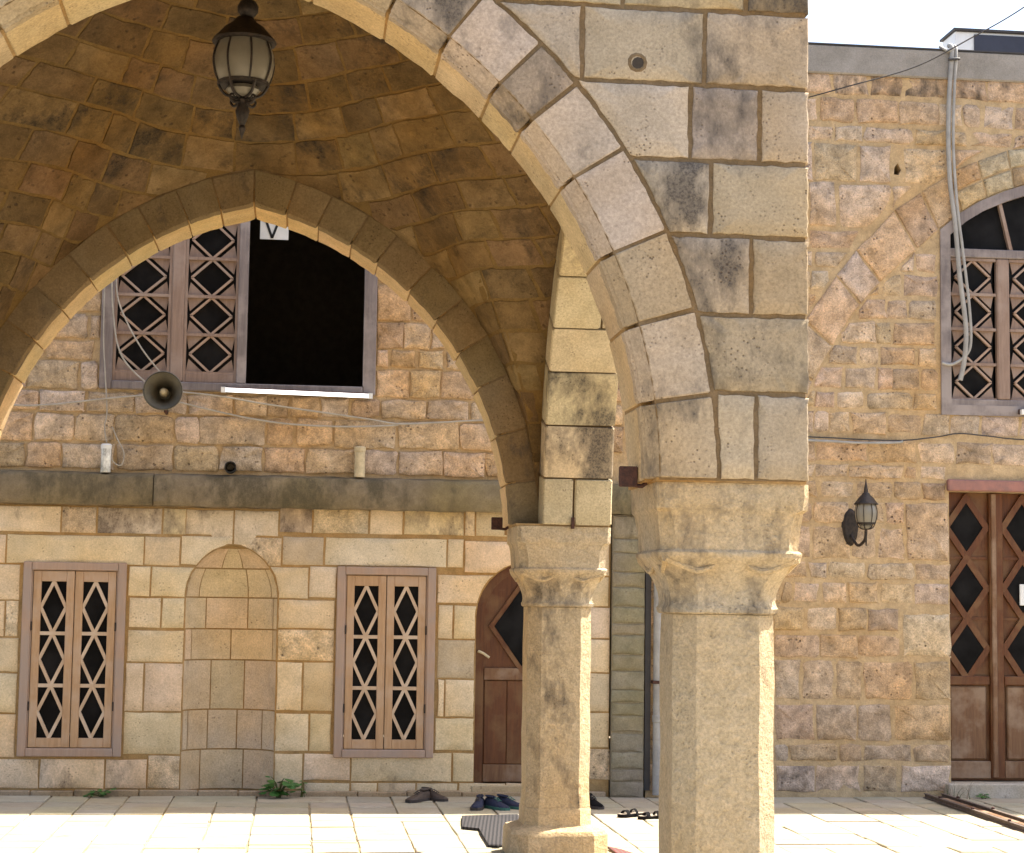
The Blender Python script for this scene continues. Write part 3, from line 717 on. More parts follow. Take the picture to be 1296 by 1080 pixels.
# cement-patched hole in the front wall
MB().lathe([(.040, 0), (.036, -.003), (.030, -.004), (.026, -.003), (.025, -.0005)], (1.262, F, 3.672), 11, axis='Y', caps=False).build('cement_patch', 'mortar_dark', portico)
MB().lathe([(.0255, -.0012), (.002, -.001)], (1.266, F, 3.668), 11, axis='Y').build('putlog_dark_disc', 'void', portico)  # flat dark disc painted for the shade inside the hole
for sx in (1, -1):
    for y0, y1 in ((F+.012, 7.50), (11.43, 12.03)):
        a, b = (1.35, 1.935) if sx > 0 else (2*AX-1.935, 2*AX-1.35)
        MB().box(a, b, y0, y1, ZS-.0055, ZS+.0095).build('bed_joint', 'mortar_thin', portico, sharp=0)

# ------------------------------------------------------------------ left building
random.seed(31)
hall = thing('stone_building', 'old stone building with arched door, niche, mossy ledge and rubble upper wall', 'building', (0, W, 0))
WIN = [(-2.157, -1.350, .305, 1.840), (.330, 1.133, .305, 1.840)]
UW = (-1.621, .606, 3.240, 5.06)
NX, NH, NZ, NR_ = -.512, .366, 1.58, .420
DX, DH, DZ, DR_ = 1.930, .462, 1.45, .455
def niche_half(z): return NH if z <= NZ else NH*max(0, 1-((z-NZ)/NR_)**2)**.58
def door_half(z): return DH if z <= DZ else DH*sqrt(max(0, 1-((z-DZ)/DR_)**2))
def outline(cx, h, zs, rise, zb, n=14):
    return [(cx-h, zb)]+[(cx-h*cos(pi*k/n), zs+rise*sin(pi*k/n)) for k in range(n+1)]+[(cx+h, zb)]
XC = 2.576                       # where the left building ends against the buttress
holes = [[(a+.02, c+.02), (b-.02, c+.02), (b-.02, d-.02), (a+.02, d-.02)] for a, b, c, d in WIN]
holes += [[(UW[0]+.03, UW[2]+.03), (UW[1]-.03, UW[2]+.03), (UW[1]-.03, UW[3]-.03), (UW[0]+.03, UW[3]-.03)], [(NX-NH, .02)]+[(NX-niche_half(NZ+NR_*sin(pi/2*k/10)), NZ+NR_*sin(pi/2*k/10)) for k in range(11)]+[(NX+niche_half(NZ+NR_*sin(pi/2*k/10)), NZ+NR_*sin(pi/2*k/10)) for k in range(9, -1, -1)]+[(NX+NH, .02)], outline(DX, DH, DZ, DR_, .09)]
LOW = 2.29
lower = prism('lower_wall', hall, [(-6.5, -.02), (XC, -.02), (XC, LOW), (-6.5, LOW)], holes[:2]+holes[3:], lambda u, v, d: (u, W+d, v), 0, .42, 'mortar_thin')
upper = prism('upper_wall', hall, [(-6.5, LOW+.001), (XC+.3, LOW+.001), (XC+.3, 6.12), (-6.5, 6.12)], [holes[2]], lambda u, v, d: (u, W+.012+d, v), 0, .42, 'mortar_ochre')
CLEAN = [(.65, .515, .35), (.63, .495, .33), (.67, .545, .38), (.64, .51, .36)]
def ashlar(poly):
    z = sum(p[1] for p in poly)/len(poly)
    st = .1 if z < 2.1 else random.choice((.5, .62, .7))
    if z < .35: st = .45
    c = random.choice(CLEAN)
    if random.random() < .1: c = (.52, .41, .29)
    rough = random.random() < .09
    if rough: st = .0
    stone('ashlar_block', lower, poly, WF, 'rubble' if rough else 'ashlar', hue(c, .06, st), gap=.0055, front=random.uniform(.004, .010), back=.02, bev=.006, jit=.003, lump=.0012, step=.12)
for x0, x1, z0, z1 in ASHLAR:
    if z1-z0 > .02: ashlar([(x0, z0), (x1, z0), (x1, z1), (x0, z1)])
def butt(X, z0, z1, cx, half, apex, side):
    k = 6; z1 = min(z1, apex-.03) if False else z1
    arc = [(cx+side*(half(z0+(z1-z0)*i/k)+.004), z0+(z1-z0)*i/k) for i in range(k+1)]
    return [(X, z0)]+arc+[(X, z1)]
for X, z0, z1 in NICHE_LEFT: ashlar(butt(X, z0, z1, NX, niche_half, NZ+NR_, -1))
for X, z0, z1 in NICHE_RIGHT: ashlar(butt(X, z0, z1, NX, niche_half, NZ+NR_, 1))
for X, z0, z1 in DOOR_LEFT: ashlar(butt(X, z0, z1, DX, door_half, DZ+DR_, -1))
for X, z0, z1 in DOOR_RIGHT: ashlar(butt(X, z0, z1, DX, door_half, DZ+DR_, 1))
# the two crown stones over the niche
ashlar([(-.90, 2.075), (-.70, 2.07), (-.645, 1.985), (NX, 2.002), (NX, 2.285), (-.90, 2.285)])
ashlar([(NX, 2.002), (-.375, 1.985), (-.325, 2.07), (-.15, 2.07), (-.15, 2.285), (NX, 2.285)])
# plinth strip along the foot of the wall
mb = MB(); x = -6.4
while x < 2.5:
    x1 = x+random.uniform(.3, .6); x1 = min(x1, 2.55)
    if not (1.42 < (x+x1)/2 < 2.45 and False): mb.box(x+.003, x1-.003, W-.035-random.uniform(0, .01), W+.01, -.01, .035+random.uniform(0, .015), .008)
    x = x1
mb.build('footing', 'ashlar', lower, (.36, .27, .18, .6))
# niche lining: curved blocks
def nsurf(x01, z):
    """x01 across the niche 0..1"""
    h = niche_half(z); ph = acos(max(-1, min(1, 1-2*x01)))
    return (NX-h*cos(ph), W+.006+.25*h/NH*sin(ph), z)
NROW = [(.03, .35, [0, .19, .66, 1]), (.35, .67, [0, .05, .26, .58, .86, 1]), (.67, 1.07, [0, .28, .65, 1]), (1.07, 1.32, [0, .065, .49, .955, 1]),
        (1.32, 1.575, [0, .21, .67, .955, 1]), (1.575, 1.81, [0, .13, .67, .93, 1]), (1.81, 1.975, [0, .34, .63, 1])]
vs = []; fs = []
ZN = [.0, .2, .5, .8, 1.1, 1.4, 1.58]+[1.58+.42*sin(k*pi/2/8) for k in range(1, 9)]
for z in ZN:
    for i in range(17):
        x, y, zz = nsurf((1-cos(pi*i/16))/2, min(z, 1.9985)); vs.append((x, y+.008, zz))
for j in range(len(ZN)-1):
    for i in range(16): fs.append((j*17+i, j*17+i+1, (j+1)*17+i+1, (j+1)*17+i))
niche = obj('niche', vs, fs, 'mortar_thin', hall, sharp=40)
for z0, z1, cuts in NROW:
    for c0, c1 in zip(cuts, cuts[1:]):
        G = 6; f0, f1 = acos(1-2*c0), acos(1-2*c1); f0 += .014; f1 -= .014; P = []
        if f1-f0 < .05: continue
        for j in range(4):
            for i in range(G+1):
                z = z0+.006+(z1-z0-.012)*j/3; ph = f0+(f1-f0)*i/G
                x, y, zz = nsurf((1-cos(ph))/2, z); P.append(Vector((x, y, zz)))
        m = len(P); back = [p+Vector((0, .02, 0)) for p in P]
        fs = [(j*(G+1)+i, j*(G+1)+i+1, (j+1)*(G+1)+i+1, (j+1)*(G+1)+i) for j in range(3) for i in range(G)]
        rg = list(range(G+1))+[(j+1)*(G+1)-1 for j in range(1, 4)]+[3*(G+1)+i for i in range(G-1, -1, -1)]+[j*(G+1) for j in (2, 1)]
        r_ = len(rg); fs += [(rg[k], rg[(k+1) % r_], m+(k+1) % r_, m+k) for k in range(r_)]
        low = z1 < 1.1
        obj('niche_block', P+[back[i] for i in rg], fs, 'ashlar', niche, hue((.56, .45, .325) if low else (.62, .485, .325), .06, .3 if low else .05), sharp=40)
# mossy ledge between the two storeys, in lengths
x = -6.4
for x1 in (-4.0, -1.155, 1.75, 3.02):
    vs = []; P = [(W-.085, 2.30), (W-.105, 2.335), (W-.105, 2.515), (W-.085, 2.545), (W+.05, 2.575), (W+.05, 2.30)]
    n = max(3, int((x1-x)/.12)); m = len(P)
    for i in range(n+1):
        for y, z in P: vs.append((x+.004+(x1-x-.008)*i/n, y+random.uniform(-.006, .006), z+random.uniform(-.006, .006)))
    fs = [(i*m+k, i*m+(k+1) % m, (i+1)*m+(k+1) % m, (i+1)*m+k) for i in range(n) for k in range(m)]+[tuple(range(m))[::-1], tuple(n*m+k for k in range(m))]
    obj('ledge_block', vs, fs, 'moss', hall, hue((.22, .172, .108), .05, .78), sharp=40, recalc=True); x = x1
# rubble courses above the ledge
PINK = [(.565, .42, .295), (.535, .39, .265), (.60, .465, .345), (.53, .385, .255), (.565, .415, .27), (.56, .44, .33), (.50, .37, .255)]
def rub(parent, poly, fr=WF, dark=0., big=.014):
    if len(poly) < 3 or area(poly) < .004: return
    c = random.choice(PINK); st = random.choice((.0, .1, .2, .35))+dark
    stone('rubble_stone', parent, poly, fr, 'rubble', hue(c, .11, st), gap=random.uniform(.000, .005), front=random.uniform(.001, .015), back=.02, bev=.010, jit=.010, rnd=random.choice((.006, .012, .028)), lump=.006, step=.1)
zr = RUBBLE_ROWS[::-1]+[4.40, 4.66, 4.90, 5.16]
for z0, z1 in zip(zr, zr[1:]):
    x = -3.0-random.uniform(0, .3)
    while x < XC:
        x1 = x+random.uniform(.17, .47)*(1.15 if z1-z0 > .22 else 1); a, b = x, min(x1, XC+.1); x = x1
        if z1 > UW[2]+.03 and z0 < UW[3]:
            if a > UW[0] and b < UW[1]: continue
            if a < UW[0] < b: b = UW[0]-.004
            elif a < UW[1] < b: a = UW[1]+.004
            if b-a < .05: continue
        t = [random.uniform(-.018, .018) for _ in range(4)]
        top = z1 if not (z1 > UW[2] and z0 < UW[2] and b > UW[0] and a < UW[1]) else UW[2]
        rub(upper, [(a+t[0]*.5, z0+.002), (b+t[1]*.5, z0+.002+t[3]*.4), (b+t[2]*.5, top-.002), (a+t[3]*.5, top-.002-abs(t[0])*.4)])
MB().box(-6.5, XC+.3, W-.03, W+.35, 6.122, 6.37, .01).build('parapet', 'concrete', hall)
MB().box(-6.5, XC+.3, W+.36, W+7, 6.0, 6.10).build('roof', 'concrete', hall)
mb = MB().box(-6.5, -6.1, W+.43, W+7, 0, 6.0).box(-6.1, XC+.3, W+6.6, W+7, 0, 6.0); mb.build('outer_wall', 'mortar_ochre', hall)
def room(parent, x0, x1, z0, z1, depth=2.5):
    y0, y1 = W+.30, W+.30+depth
    v = [(x0,y0,z0),(x1,y0,z0),(x1,y1,z0),(x0,y1,z0),(x0,y0,z1),(x1,y0,z1),(x1,y1,z1),(x0,y1,z1)]
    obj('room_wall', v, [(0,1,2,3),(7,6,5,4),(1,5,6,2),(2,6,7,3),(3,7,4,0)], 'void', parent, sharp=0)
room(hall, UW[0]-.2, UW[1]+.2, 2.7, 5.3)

# lower windows: frame with two lattice casements
def lattice_window(x0, x1, z0, z1):
    yf = W-.030
    mb = MB()
    mb.box(x0, x0+.066, yf, W+.12, z0, z1, .006); mb.box(x1-.066, x1, yf, W+.12, z0, z1, .006)
    mb.box(x0+.067, x1-.067, yf-.002, W+.12, z1-.066, z1-.001, .006); mb.box(x0+.067, x1-.067, yf-.006, W+.12, z0+.001, z0+.066, .006)
    for a, b in ((x0+.078, x1-.078),):
        mb.box(x0+.066, x0+.076, yf+.02, W+.1, z0+.06, z1-.06); mb.box(x1-.076, x1-.066, yf+.02, W+.1, z0+.06, z1-.06)
    win = mb.build('window', 'wood_pink', hall)
    a0, a1, b0, b1 = x0+.080, x1-.080, z0+.070, z1-.070; mid = (a0+a1)/2
    for c0, c1 in ((a0, mid-.003), (mid+.003, a1)):
        y = W-.012; st = .062
        mb = MB().box(c0, c0+st, y, W+.03, b0, b1, .004).box(c1-st, c1, y, W+.03, b0, b1, .004)
        mb.box(c0+st, c1-st, y+.001, W+.029, b1-.085, b1, .004).box(c0+st, c1-st, y+.001, W+.029, b0, b0+.075, .004)
        mb.build('casement', 'wood_tan', win)
        o0, o1, p0, p1 = c0+st, c1-st, b0+.075, b1-.085; m = (o0+o1)/2; n = 3; hh = (p1-p0)/n
        for k in range(n):
            q0, q1 = p0+hh*k, p0+hh*(k+1); qm = (q0+q1)/2
            for A, B in (((m, q1), (o0, qm)), ((o0, qm), (m, q0)), ((m, q1), (o1, qm)), ((o1, qm), (m, q0))):
                d = Vector((A[0]-B[0], A[1]-B[1])).normalized()*.008
                MB().bar((A[0]+d.x, A[1]+d.y), (B[0]-d.x, B[1]-d.y), .025, y+.006+random.uniform(0, .002), y+.030).build('glazing_bar', 'wood_bar', win, sharp=0)
            if k: MB().bar((o0, q0), (o1, q0), .028, y+.004, y+.031).build('glazing_bar', 'wood_bar', win, sharp=0)
        MB().box(o0-.01, o1+.01, y+.034, y+.040, p0-.01, p1+.01).build('pane', 'glass', win, sharp=0)
    for s, xx in ((-1, a0-.004), (1, a1+.004)):
        for zz in (z0+.36, z0+.99): MB().box(xx-.005, xx+.005, W-.022, W-.008, zz, zz+.07).build('hinge', 'iron', win, sharp=0)
for q in WIN: lattice_window(*q)

# carved-cell lattice used by the two upper windows
def cell(parent, x0, x1, z0, z1, y, mat='wood_rose'):
    mx, mz = (x0+x1)/2, (z0+z1)/2; bars = MB()
    D = [(mx, z1+.002), (x1-.030, mz), (mx, z0-.002), (x0+.030, mz)]
    C = [(x1, z1), (x1, z0), (x0, z0), (x0, z1)]
    for i in range(4):
        A, B, c = D[i], D[(i+1) % 4], C[i]
        bars.bar(A, B, .018, y-.014, y+.012)
        t = [(A[0]*.74+c[0]*.26, A[1]*.74+c[1]*.26), (B[0]*.74+c[0]*.26, B[1]*.74+c[1]*.26), c]
        mb = MB().add([(p[0], y+.002, p[1]) for p in t]+[(p[0], y+.014, p[1]) for p in t], [(0,1,2),(5,4,3),(0,3,4,1),(1,4,5,2),(2,5,3,0)])
        mb.build('corner_panel', mat, parent, sharp=0)
    bars.build('diamond_moulding', 'wood_pink', parent, sharp=0)
    obj('pane', [(p[0], y+.018, p[1]) for p in C], [(0, 1, 2, 3)], 'glass', parent, sharp=0)
x0, x1, z0, z1 = UW; yf = W-.02
mb = MB().box(x0, x0+.10, yf, W+.12, z0, z1, .008).box(x1-.104, x1, yf, W+.12, z0, z1, .008).box(x0+.101, x1-.105, yf-.012, W+.12, z0, z0+.070, .008).box(x0+.101, x1-.105, yf, W+.12, z1-.08, z1, .008)
mb.box(-.527, -.450, yf-.01, W+.11, z0+.071, z1-.081, .006).box(x1-.104, x1-.09, yf-.012, yf+.02, z0+.07, z1-.08)
uw = mb.build('window', 'wood_grey', hall); uw['label'] = 'wide upper window with one bay standing open'
for a, b in ((-1.52, -1.066), (-.959, -.527)):
    for k in range(5):
        c = 3.547+.315*k; cell(uw, a+.045*(a > -1.2)*0+.02, b-.02, c-.150, c+.150, W+.03)
    mb = MB()
    for k in range(6): mb.box(a+.012, b-.012, W+.005, W+.045, 3.547+.315*(k-.5)-.012, 3.547+.315*(k-.5)+.012)
    mb.box(a+.02, b-.02, W+.002, W+.05, z0+.071, 3.388, .006).box(a, a+.022, W+.004, W+.046, z0+.07, z1-.08).box(b-.022, b, W+.004, W+.046, z0+.07, z1-.08)
    mb.build('sash', 'wood_rose', uw, sharp=0)
MB().box(-1.064, -.961, W-.012, W+.06, z0+.072, z1-.08, .012).build('post', 'wood_rose', uw)
# a white card with a dark V hanging in the open bay
cd = MB().box(-.37, -.135, W+.20, W+.206, 4.55, 4.75).build('hanging_card', 'white', sharp=0)
tag(cd, 'white card marked with a dark V inside the open upper window', 'card')
MB().bar((-.335, 4.74), (-.27, 4.56), .020, W+.194, W+.199).bar((-.27, 4.56), (-.205, 4.74), .020, W+.194, W+.199).build('letter', 'black', cd, sharp=0)
MB().tube([(-.30, W+.203, 4.74), (-.30, W+.203, 5.0)], .003, 5).build('cord', 'cable_dark', cd)

# arched door
def diamond_leaf(parent, cx, hw, cz, hh, y, mat, bw=.035):
    D = [(cx, cz+hh), (cx+hw, cz), (cx, cz-hh), (cx-hw, cz)]
    for i in range(4):
        e_ = (Vector(D[(i+1) % 4])-Vector(D[i])).normalized()*bw*.45; MB().bar(Vector(D[i])-e_, Vector(D[(i+1) % 4])+e_, bw, y-.012-.0006*i, y+.014+.0006*i).build('diamond_moulding', mat, parent, sharp=0)
    obj('pane', [(cx+(p[0]-cx)*.9, y-.004, cz+(p[1]-cz)*.9) for p in D], [(0, 3, 2, 1)], 'glass', parent, sharp=0)
yd = W+.11
dl = outline(DX, DH-.004, DZ, DR_-.004, .10)
door = prism('door', hall, dl, [], lambda u, v, d: (u, yd+d, v), .012, .05, 'wood_door'); door['label'] = 'brown arched wooden door with a glazed diamond'
ring = outline(DX, DH-.006, DZ, DR_-.006, .10); ri = outline(DX, DH-.075, DZ, DR_-.075, .10)
vs = [(u, yd-.015, v) for u, v in ring]+[(u, yd-.015, v) for u, v in ri]+[(u, yd+.011, v) for u, v in ring]+[(u, yd+.011, v) for u, v in ri]
n = len(ring); fs = []
for i in range(n-1): fs += [(i, i+1, n+i+1, n+i), (2*n+i, 3*n+i, 3*n+i+1, 2*n+i+1), (n+i, n+i+1, 3*n+i+1, 3*n+i), (i, 2*n+i, 2*n+i+1, i+1)]
obj('door_frame', vs, fs, 'wood_door', door, sharp=30, recalc=True)
MB().box(DX-DH+.08, DX+DH-.08, yd-.012, yd+.011, .93, 1.03, .005).build('rail', 'wood_board', door)
MB().box(DX-DH+.08, DX+DH-.08, yd-.010, yd+.011, .105, .245, .005).build('rail', 'wood_board', door)
for a in range(4):
    c0 = DX-DH+.085+(2*DH-.17)*a/4; MB().box(c0+.002, c0+(2*DH-.17)/4-.002, yd-.002, yd+.011, .25, .925, .004).build('plank', 'wood_door', door)
diamond_leaf(door, 1.86, .255, 1.37, .36, yd, 'wood_door')
diamond_leaf(door, 2.25, .10, 1.37, .30, yd, 'wood_door')
MB().tube([(1.50, yd-.01, 1.16), (1.50, yd-.06, 1.165), (1.535, yd-.065, 1.15), (1.585, yd-.065, 1.115)], .011, 7).build('handle', 'cream', door)
MB().box(DX-DH-.02, DX+DH+.02, W-.015, W+.40, .0, .088, .008).build('threshold', 'ashlar', hall, (.46, .36, .24, .3))

# ------------------------------------------------------------------ buttress between the buildings
random.seed(41)
but = thing('buttress', 'narrow mossy dark stone buttress between the two building fronts', 'buttress', (2.72, W-.04, 0))
MB().box(2.585, 2.855, W-.045, W-.002, -.01, 2.298).build('core', 'moss', but, (.25, .21, .155, .4))
z = .0
while z < 2.27:
    z1 = min(2.295, z+random.uniform(.09, .17)); z1 = 2.295 if 2.295-z1 < .06 else z1
    cut = [2.582, 2.858]
    for a, b in zip(cut, cut[1:]):
        stone('buttress_stone', but, [(a, z), (b, z+random.uniform(-.01, .01)), (b, z1), (a, z1)], wallfr(W-.045), 'moss', hue((.255, .22, .165), .05, .45), gap=.002, front=.010, back=.02, bev=.008, jit=.006, lump=.003, step=.08)
    z = z1

# ------------------------------------------------------------------ right building
random.seed(51)
house = thing('stone_house', 'rubble stone house with arched lattice window and brown double door', 'house', (5.5, W, 0))
INTR = [(4.02, 2.72), (4.13, 3.05), (4.302, 3.474), (4.547, 3.892), (4.662, 4.059), (4.856, 4.292), (5.122, 4.538), (5.404, 4.795), (5.595, 4.954), (5.772, 5.064), (5.986, 5.156), (6.171, 5.219), (6.6, 5.275)]
EXTR = [(3.62, 2.86), (3.78, 3.25), (4.03, 3.68), (4.293, 4.088), (4.382, 4.226), (4.639, 4.575), (4.827, 4.76), (4.999, 4.961), (5.248, 5.127), (5.563, 5.34), (6.018, 5.526), (6.6, 5.60)]
MX = 6.6
wtop = [p for p in INTR if p[0] > 5.41]
wo = [(5.412, 3.206), (5.412, 4.80)]+wtop+[(2*MX-x, z) for x, z in wtop[::-1][1:]]+[(2*MX-5.412, 4.80), (2*MX-5.412, 3.206)]
DO = (5.470, 7.10, .143, 2.556)
hwall = prism('front_wall', house, [(XC+.305, -.02), (10.5, -.02), (10.5, 6.12), (XC+.305, 6.12)],
              [shrink(wo, .03), [(5.01, 5.27), (5.05, 5.265), (5.075, 5.31), (5.045, 5.37), (5.015, 5.33)], [(DO[0]+.005, DO[2]-.12), (DO[1]-.005, DO[2]-.12), (DO[1]-.005, DO[3]), (DO[0]+.005, DO[3])]], lambda u, v, d: (u, W+d, v), 0, .42, 'mortar_ochre')
def inside_of(poly, curve, keep):
    """clip a stone against the arch curve; keep='in' below it, 'out' above"""
    p = [Vector(q) for q in poly]
    cx = sum(q.x for q in p)/len(p)
    segs = [(Vector(curve[i]), Vector(curve[i+1])) for i in range(len(curve)-1)]
    for a, b in segs:
        d = (b-a).normalized(); up_ = Vector((-d.y, d.x))          # points above / outside
        if keep == 'in': p = clip(p, a, -up_)
        else:
            if min(q.x for q in p) < b.x+.02 and max(q.x for q in p) > a.x-.02 and a.x-.15 < cx < b.x+.15: p = clip(p, a, up_)
        if len(p) < 3: return []
    return p
def xy_on(curve, x):
    for (a, b) in zip(curve, curve[1:]):
        if a[0] <= x <= b[0]: return a[1]+(b[1]-a[1])*(x-a[0])/(b[0]-a[0])
    return -1
def rows_of(R_): return sorted({(r[2], r[3]) for r in R_})
def hrub(x0, x1, z0, z1, arch=None):
    if 5.44 < x1 < 5.475 and z1 < 2.6: x1 = 5.478
    t = [random.uniform(-.014, .014) for _ in range(4)]
    p = [(x0+t[0], z0+abs(t[1])*.5), (x1+t[1], z0+abs(t[2])*.5), (x1+t[2], z1), (x0+t[3], z1-abs(t[0])*.6)]
    if arch == 'in': p = inside_of(p, INTR, 'in')
    elif arch == 'out':
        if xy_on(EXTR, (x0+x1)/2) > z1: return
        p = inside_of(p, EXTR, 'out')
    rub(hwall, p, WF, dark=.5 if z0 > 5.9 else (.15 if z0 < .3 else 0))
for r in RUBBLE_OVER_ARCH:
    if r[2] == 5.18 and r[1] == 5.06: r = (r[0], 5.0, r[2], r[3])
    if r[2] == 5.18 and r[0] == 5.06: r = (5.085, r[1], r[2], r[3])
    hrub(*r, arch='out')
for r in RUBBLE_IN_ARCH: hrub(*r, arch='in')
for r in RUBBLE_BELOW: hrub(*r)
for R_, arch in ((RUBBLE_OVER_ARCH, 'out'), (RUBBLE_BELOW, None)):
    for z0, z1 in rows_of(R_):
        x = min(r[0] for r in R_ if (r[2], r[3]) == (z0, z1))
        if x > 4.9: continue
        while x > XC+.40:
            a = max(XC+.31, x-random.uniform(.2, .42)); a = XC+.31 if a-XC < .45 else a
            if not (arch is None and z0 > 2.5 and False): hrub(a, x, z0, z1, arch)
            x = a
        x = max(r[1] for r in R_ if (r[2], r[3]) == (z0, z1))
        if x > 6.3:
            while x < 9.0:
                b = x+random.uniform(.25, .45); hrub(x, b, z0, z1); x = b
x = XC+.31
for z0, z1 in ((3.23, 3.39), (3.40, 3.60), (3.61, 3.78), (3.79, 3.99), (4.0, 4.22)):
    x = XC+.31
    while True:
        lim = [p for p in zip(EXTR, EXTR[1:]) if p[0][1] <= z0 <= p[1][1]]
        xe = lim[0][0][0]+(lim[0][1][0]-lim[0][0][0])*(z0-lim[0][0][1])/(lim[0][1][1]-lim[0][0][1]) if lim else 3.9
        b = x+random.uniform(.2, .4)
        if b > xe: 
            if xe-x > .06: rub(hwall, inside_of([(x, z0), (xe+.1, z0), (xe+.1, z1), (x, z1)], EXTR, 'out'))
            break
        rub(hwall, [(x, z0), (b, z0), (b, z1), (x, z1)]); x = b
# relieving arch: wedge stones between the two curves
def resample(curve, n):
    L = [0]
    for a, b in zip(curve, curve[1:]): L.append(L[-1]+hypot(b[0]-a[0], b[1]-a[1]))
    out = []
    for k in range(n+1):
        t = L[-1]*k/n
        for i in range(len(L)-1):
            if L[i] <= t <= L[i+1]+1e-9:
                f = (t-L[i])/(L[i+1]-L[i]); out.append((curve[i][0]+(curve[i+1][0]-curve[i][0])*f, curve[i][1]+(curve[i+1][1]-curve[i][1])*f)); break
    return out
NV = 44; ri, re_ = resample(INTR, NV), resample(EXTR, NV); k = 0
while k < NV:
    s = random.choice((3, 3, 4, 5)); e = min(NV, k+s); e = NV if NV-e < 2 else e
    for mir in (False, True):
        p = ri[k:e+1]+re_[k:e+1][::-1]
        if ri[k][0] > 5.5 and not mir:    # near the crown the ring is two thin courses
            mi = [((a[0]+b[0])/2, (a[1]+b[1])/2) for a, b in zip(ri[k:e+1], re_[k:e+1])]
            for q in (ri[k:e+1]+mi[::-1], mi+re_[k:e+1][::-1]):
                stone('arch_stone', hwall, q, WF, 'rubble', hue((.52, .42, .27) if random.random() < .5 else (.43, .30, .19), .06, .05), gap=.006, front=.016, back=.02, bev=.01, jit=.004, lump=.003, step=.1)
            continue
        if mir: p = [(2*MX-a, b) for a, b in p]
        stone('arch_stone', hwall, p, WF, 'rubble', hue(random.choice(PINK), .08, .1), gap=.008, front=.018, back=.02, bev=.012, jit=.005, lump=.004, step=.1)
    k = e
MB().box(XC+.301, 10.5, W-.032, W+.35, 6.122, 6.372, .012).build('parapet', 'concrete', house)
MB().box(XC+.301, 10.5, W-.036, W+.1, 6.373, 6.385).build('coping', 'cable_dark', house)
MB().box(XC+.31, 10.5, W+.36, W+7, 6.0, 6.10).build('roof', 'concrete', house)
MB().box(10.1, 10.5, W+.43, W+7, 0, 6.0).box(XC+.31, 10.1, W+6.6, W+7, 0, 6.0).build('outer_wall', 'mortar_ochre', house)
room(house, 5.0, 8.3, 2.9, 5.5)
# arched window
yf = W-.02
fo = shrink(wo, .0); fi = shrink(wo, .088)
n = len(fo); vs = [(p.x, yf, p.y) for p in fo]+[(p.x, yf, p.y) for p in fi]+[(p.x, W+.12, p.y) for p in fo]+[(p.x, W+.12, p.y) for p in fi]; fs = []
for i in range(n):
    j = (i+1) % n; fs += [(i, j, n+j, n+i), (2*n+i, 3*n+i, 3*n+j, 2*n+j), (n+i, n+j, 3*n+j, 3*n+i), (i, 2*n+i, 2*n+j, j)]
aw = obj('window', vs, fs, 'wood_grey', house, sharp=30, recalc=True); aw['label'] = 'arched lattice window with weathered grey frame'
MB().box(5.49, 2*MX-5.49, W-.012, W+.10, 4.57, 4.645, .006).build('transom', 'wood_grey', aw)
MB().box(5.49, 2*MX-5.49, W-.014, W+.10, 3.268, 3.345, .006).build('rail', 'wood_grey', aw)
for a, b in ((5.505, 5.915), (6.028, 6.44), (2*MX-6.44, 2*MX-6.028), (2*MX-5.915, 2*MX-5.505)):
    for k in range(4):
        c = 3.497+.302*k; cell(aw, a+.02, b-.02, c-.142, c+.142, W+.03)
    for k in range(5): MB().box(a+.005, b-.005, W+.006, W+.045, 3.497+.302*(k-.5)-.012, 3.497+.302*(k-.5)+.012).build('sash_bar', 'wood_rose', aw, sharp=0)
for a, b in ((5.915, 6.028), (6.44, 2*MX-6.44), (2*MX-6.028, 2*MX-5.915)): MB().box(a, b, W-.008, W+.06, 3.346, 4.569, .012).build('post', 'wood_rose', aw)
for a in (5.95, 6.42, 2*MX-6.42, 2*MX-5.95):
    t = xy_on(INTR, min(a, 2*MX-a))-.07; MB().bar((a+(.10 if a < MX else -.10), 4.64), (a, t), .03, W+.0, W+.04).build('glazing_bar', 'wood_rose', aw, sharp=0)
fp = [p for p in shrink(wo, .085) if p.y > 4.6]
fp = [(p.x, W+.05, p.y) for p in fp]+[]
fl = [(5.50, W+.05, 4.62), (2*MX-5.50, W+.05, 4.62)]
pts = sorted(fp, key=lambda p: p[0]); obj('pane', [fl[0]]+pts+[fl[1]], [tuple(range(len(pts)+2))], 'glass', aw, sharp=0)
# double door
random.seed(61)
yd = W+.10
hd = MB().box(DO[0]+.008, DO[1]-.008, yd+.03, yd+.07, DO[2]-.02, DO[3]-.002).build('door', 'wood_door', house, sharp=0); hd['label'] = 'tall brown double door with diamond panes'
cols = [(5.478, 5.860), (5.978, 6.350), (6.360, 6.735), (6.745, 7.09)]
for a, b in ((5.860, 5.978), (6.351, 6.359), (6.736, 6.744)):
    MB().box(a, b, yd-.02, yd+.029, DO[2], DO[3]-.003, .006).build('stile', 'wood_door', hd)
MB().box(5.872, 5.915, yd-.035, yd-.019, DO[2]+.01, DO[3]-.01, .006).build('cover_strip', 'wood_board', hd)
for a, b in cols:
    cx = (a+b)/2
    for k, cz in enumerate((2.257, 1.74, 1.227)):
        diamond_leaf(hd, cx-.006, (b-a)/2-.012, cz, .255, yd+.01, 'wood_door', bw=.052)
        if k: MB().box(a+.01, b-.01, yd+.014, yd+.029, cz+.245, cz+.268).build('rail', 'wood_door', hd, sharp=0)
    MB().box(a+.005, b-.005, yd-.012, yd+.029, .925, 1.0, .006).build('rail', 'wood_door', hd)
    MB().box(a+.03, b-.03, yd+.004, yd+.029, .300, .915, .014).build('door_panel', 'wood_board', hd)
    MB().box(a+.002, b-.002, yd-.012, yd+.029, DO[2]+.002, .288, .006).build('rail', 'wood_board', hd)
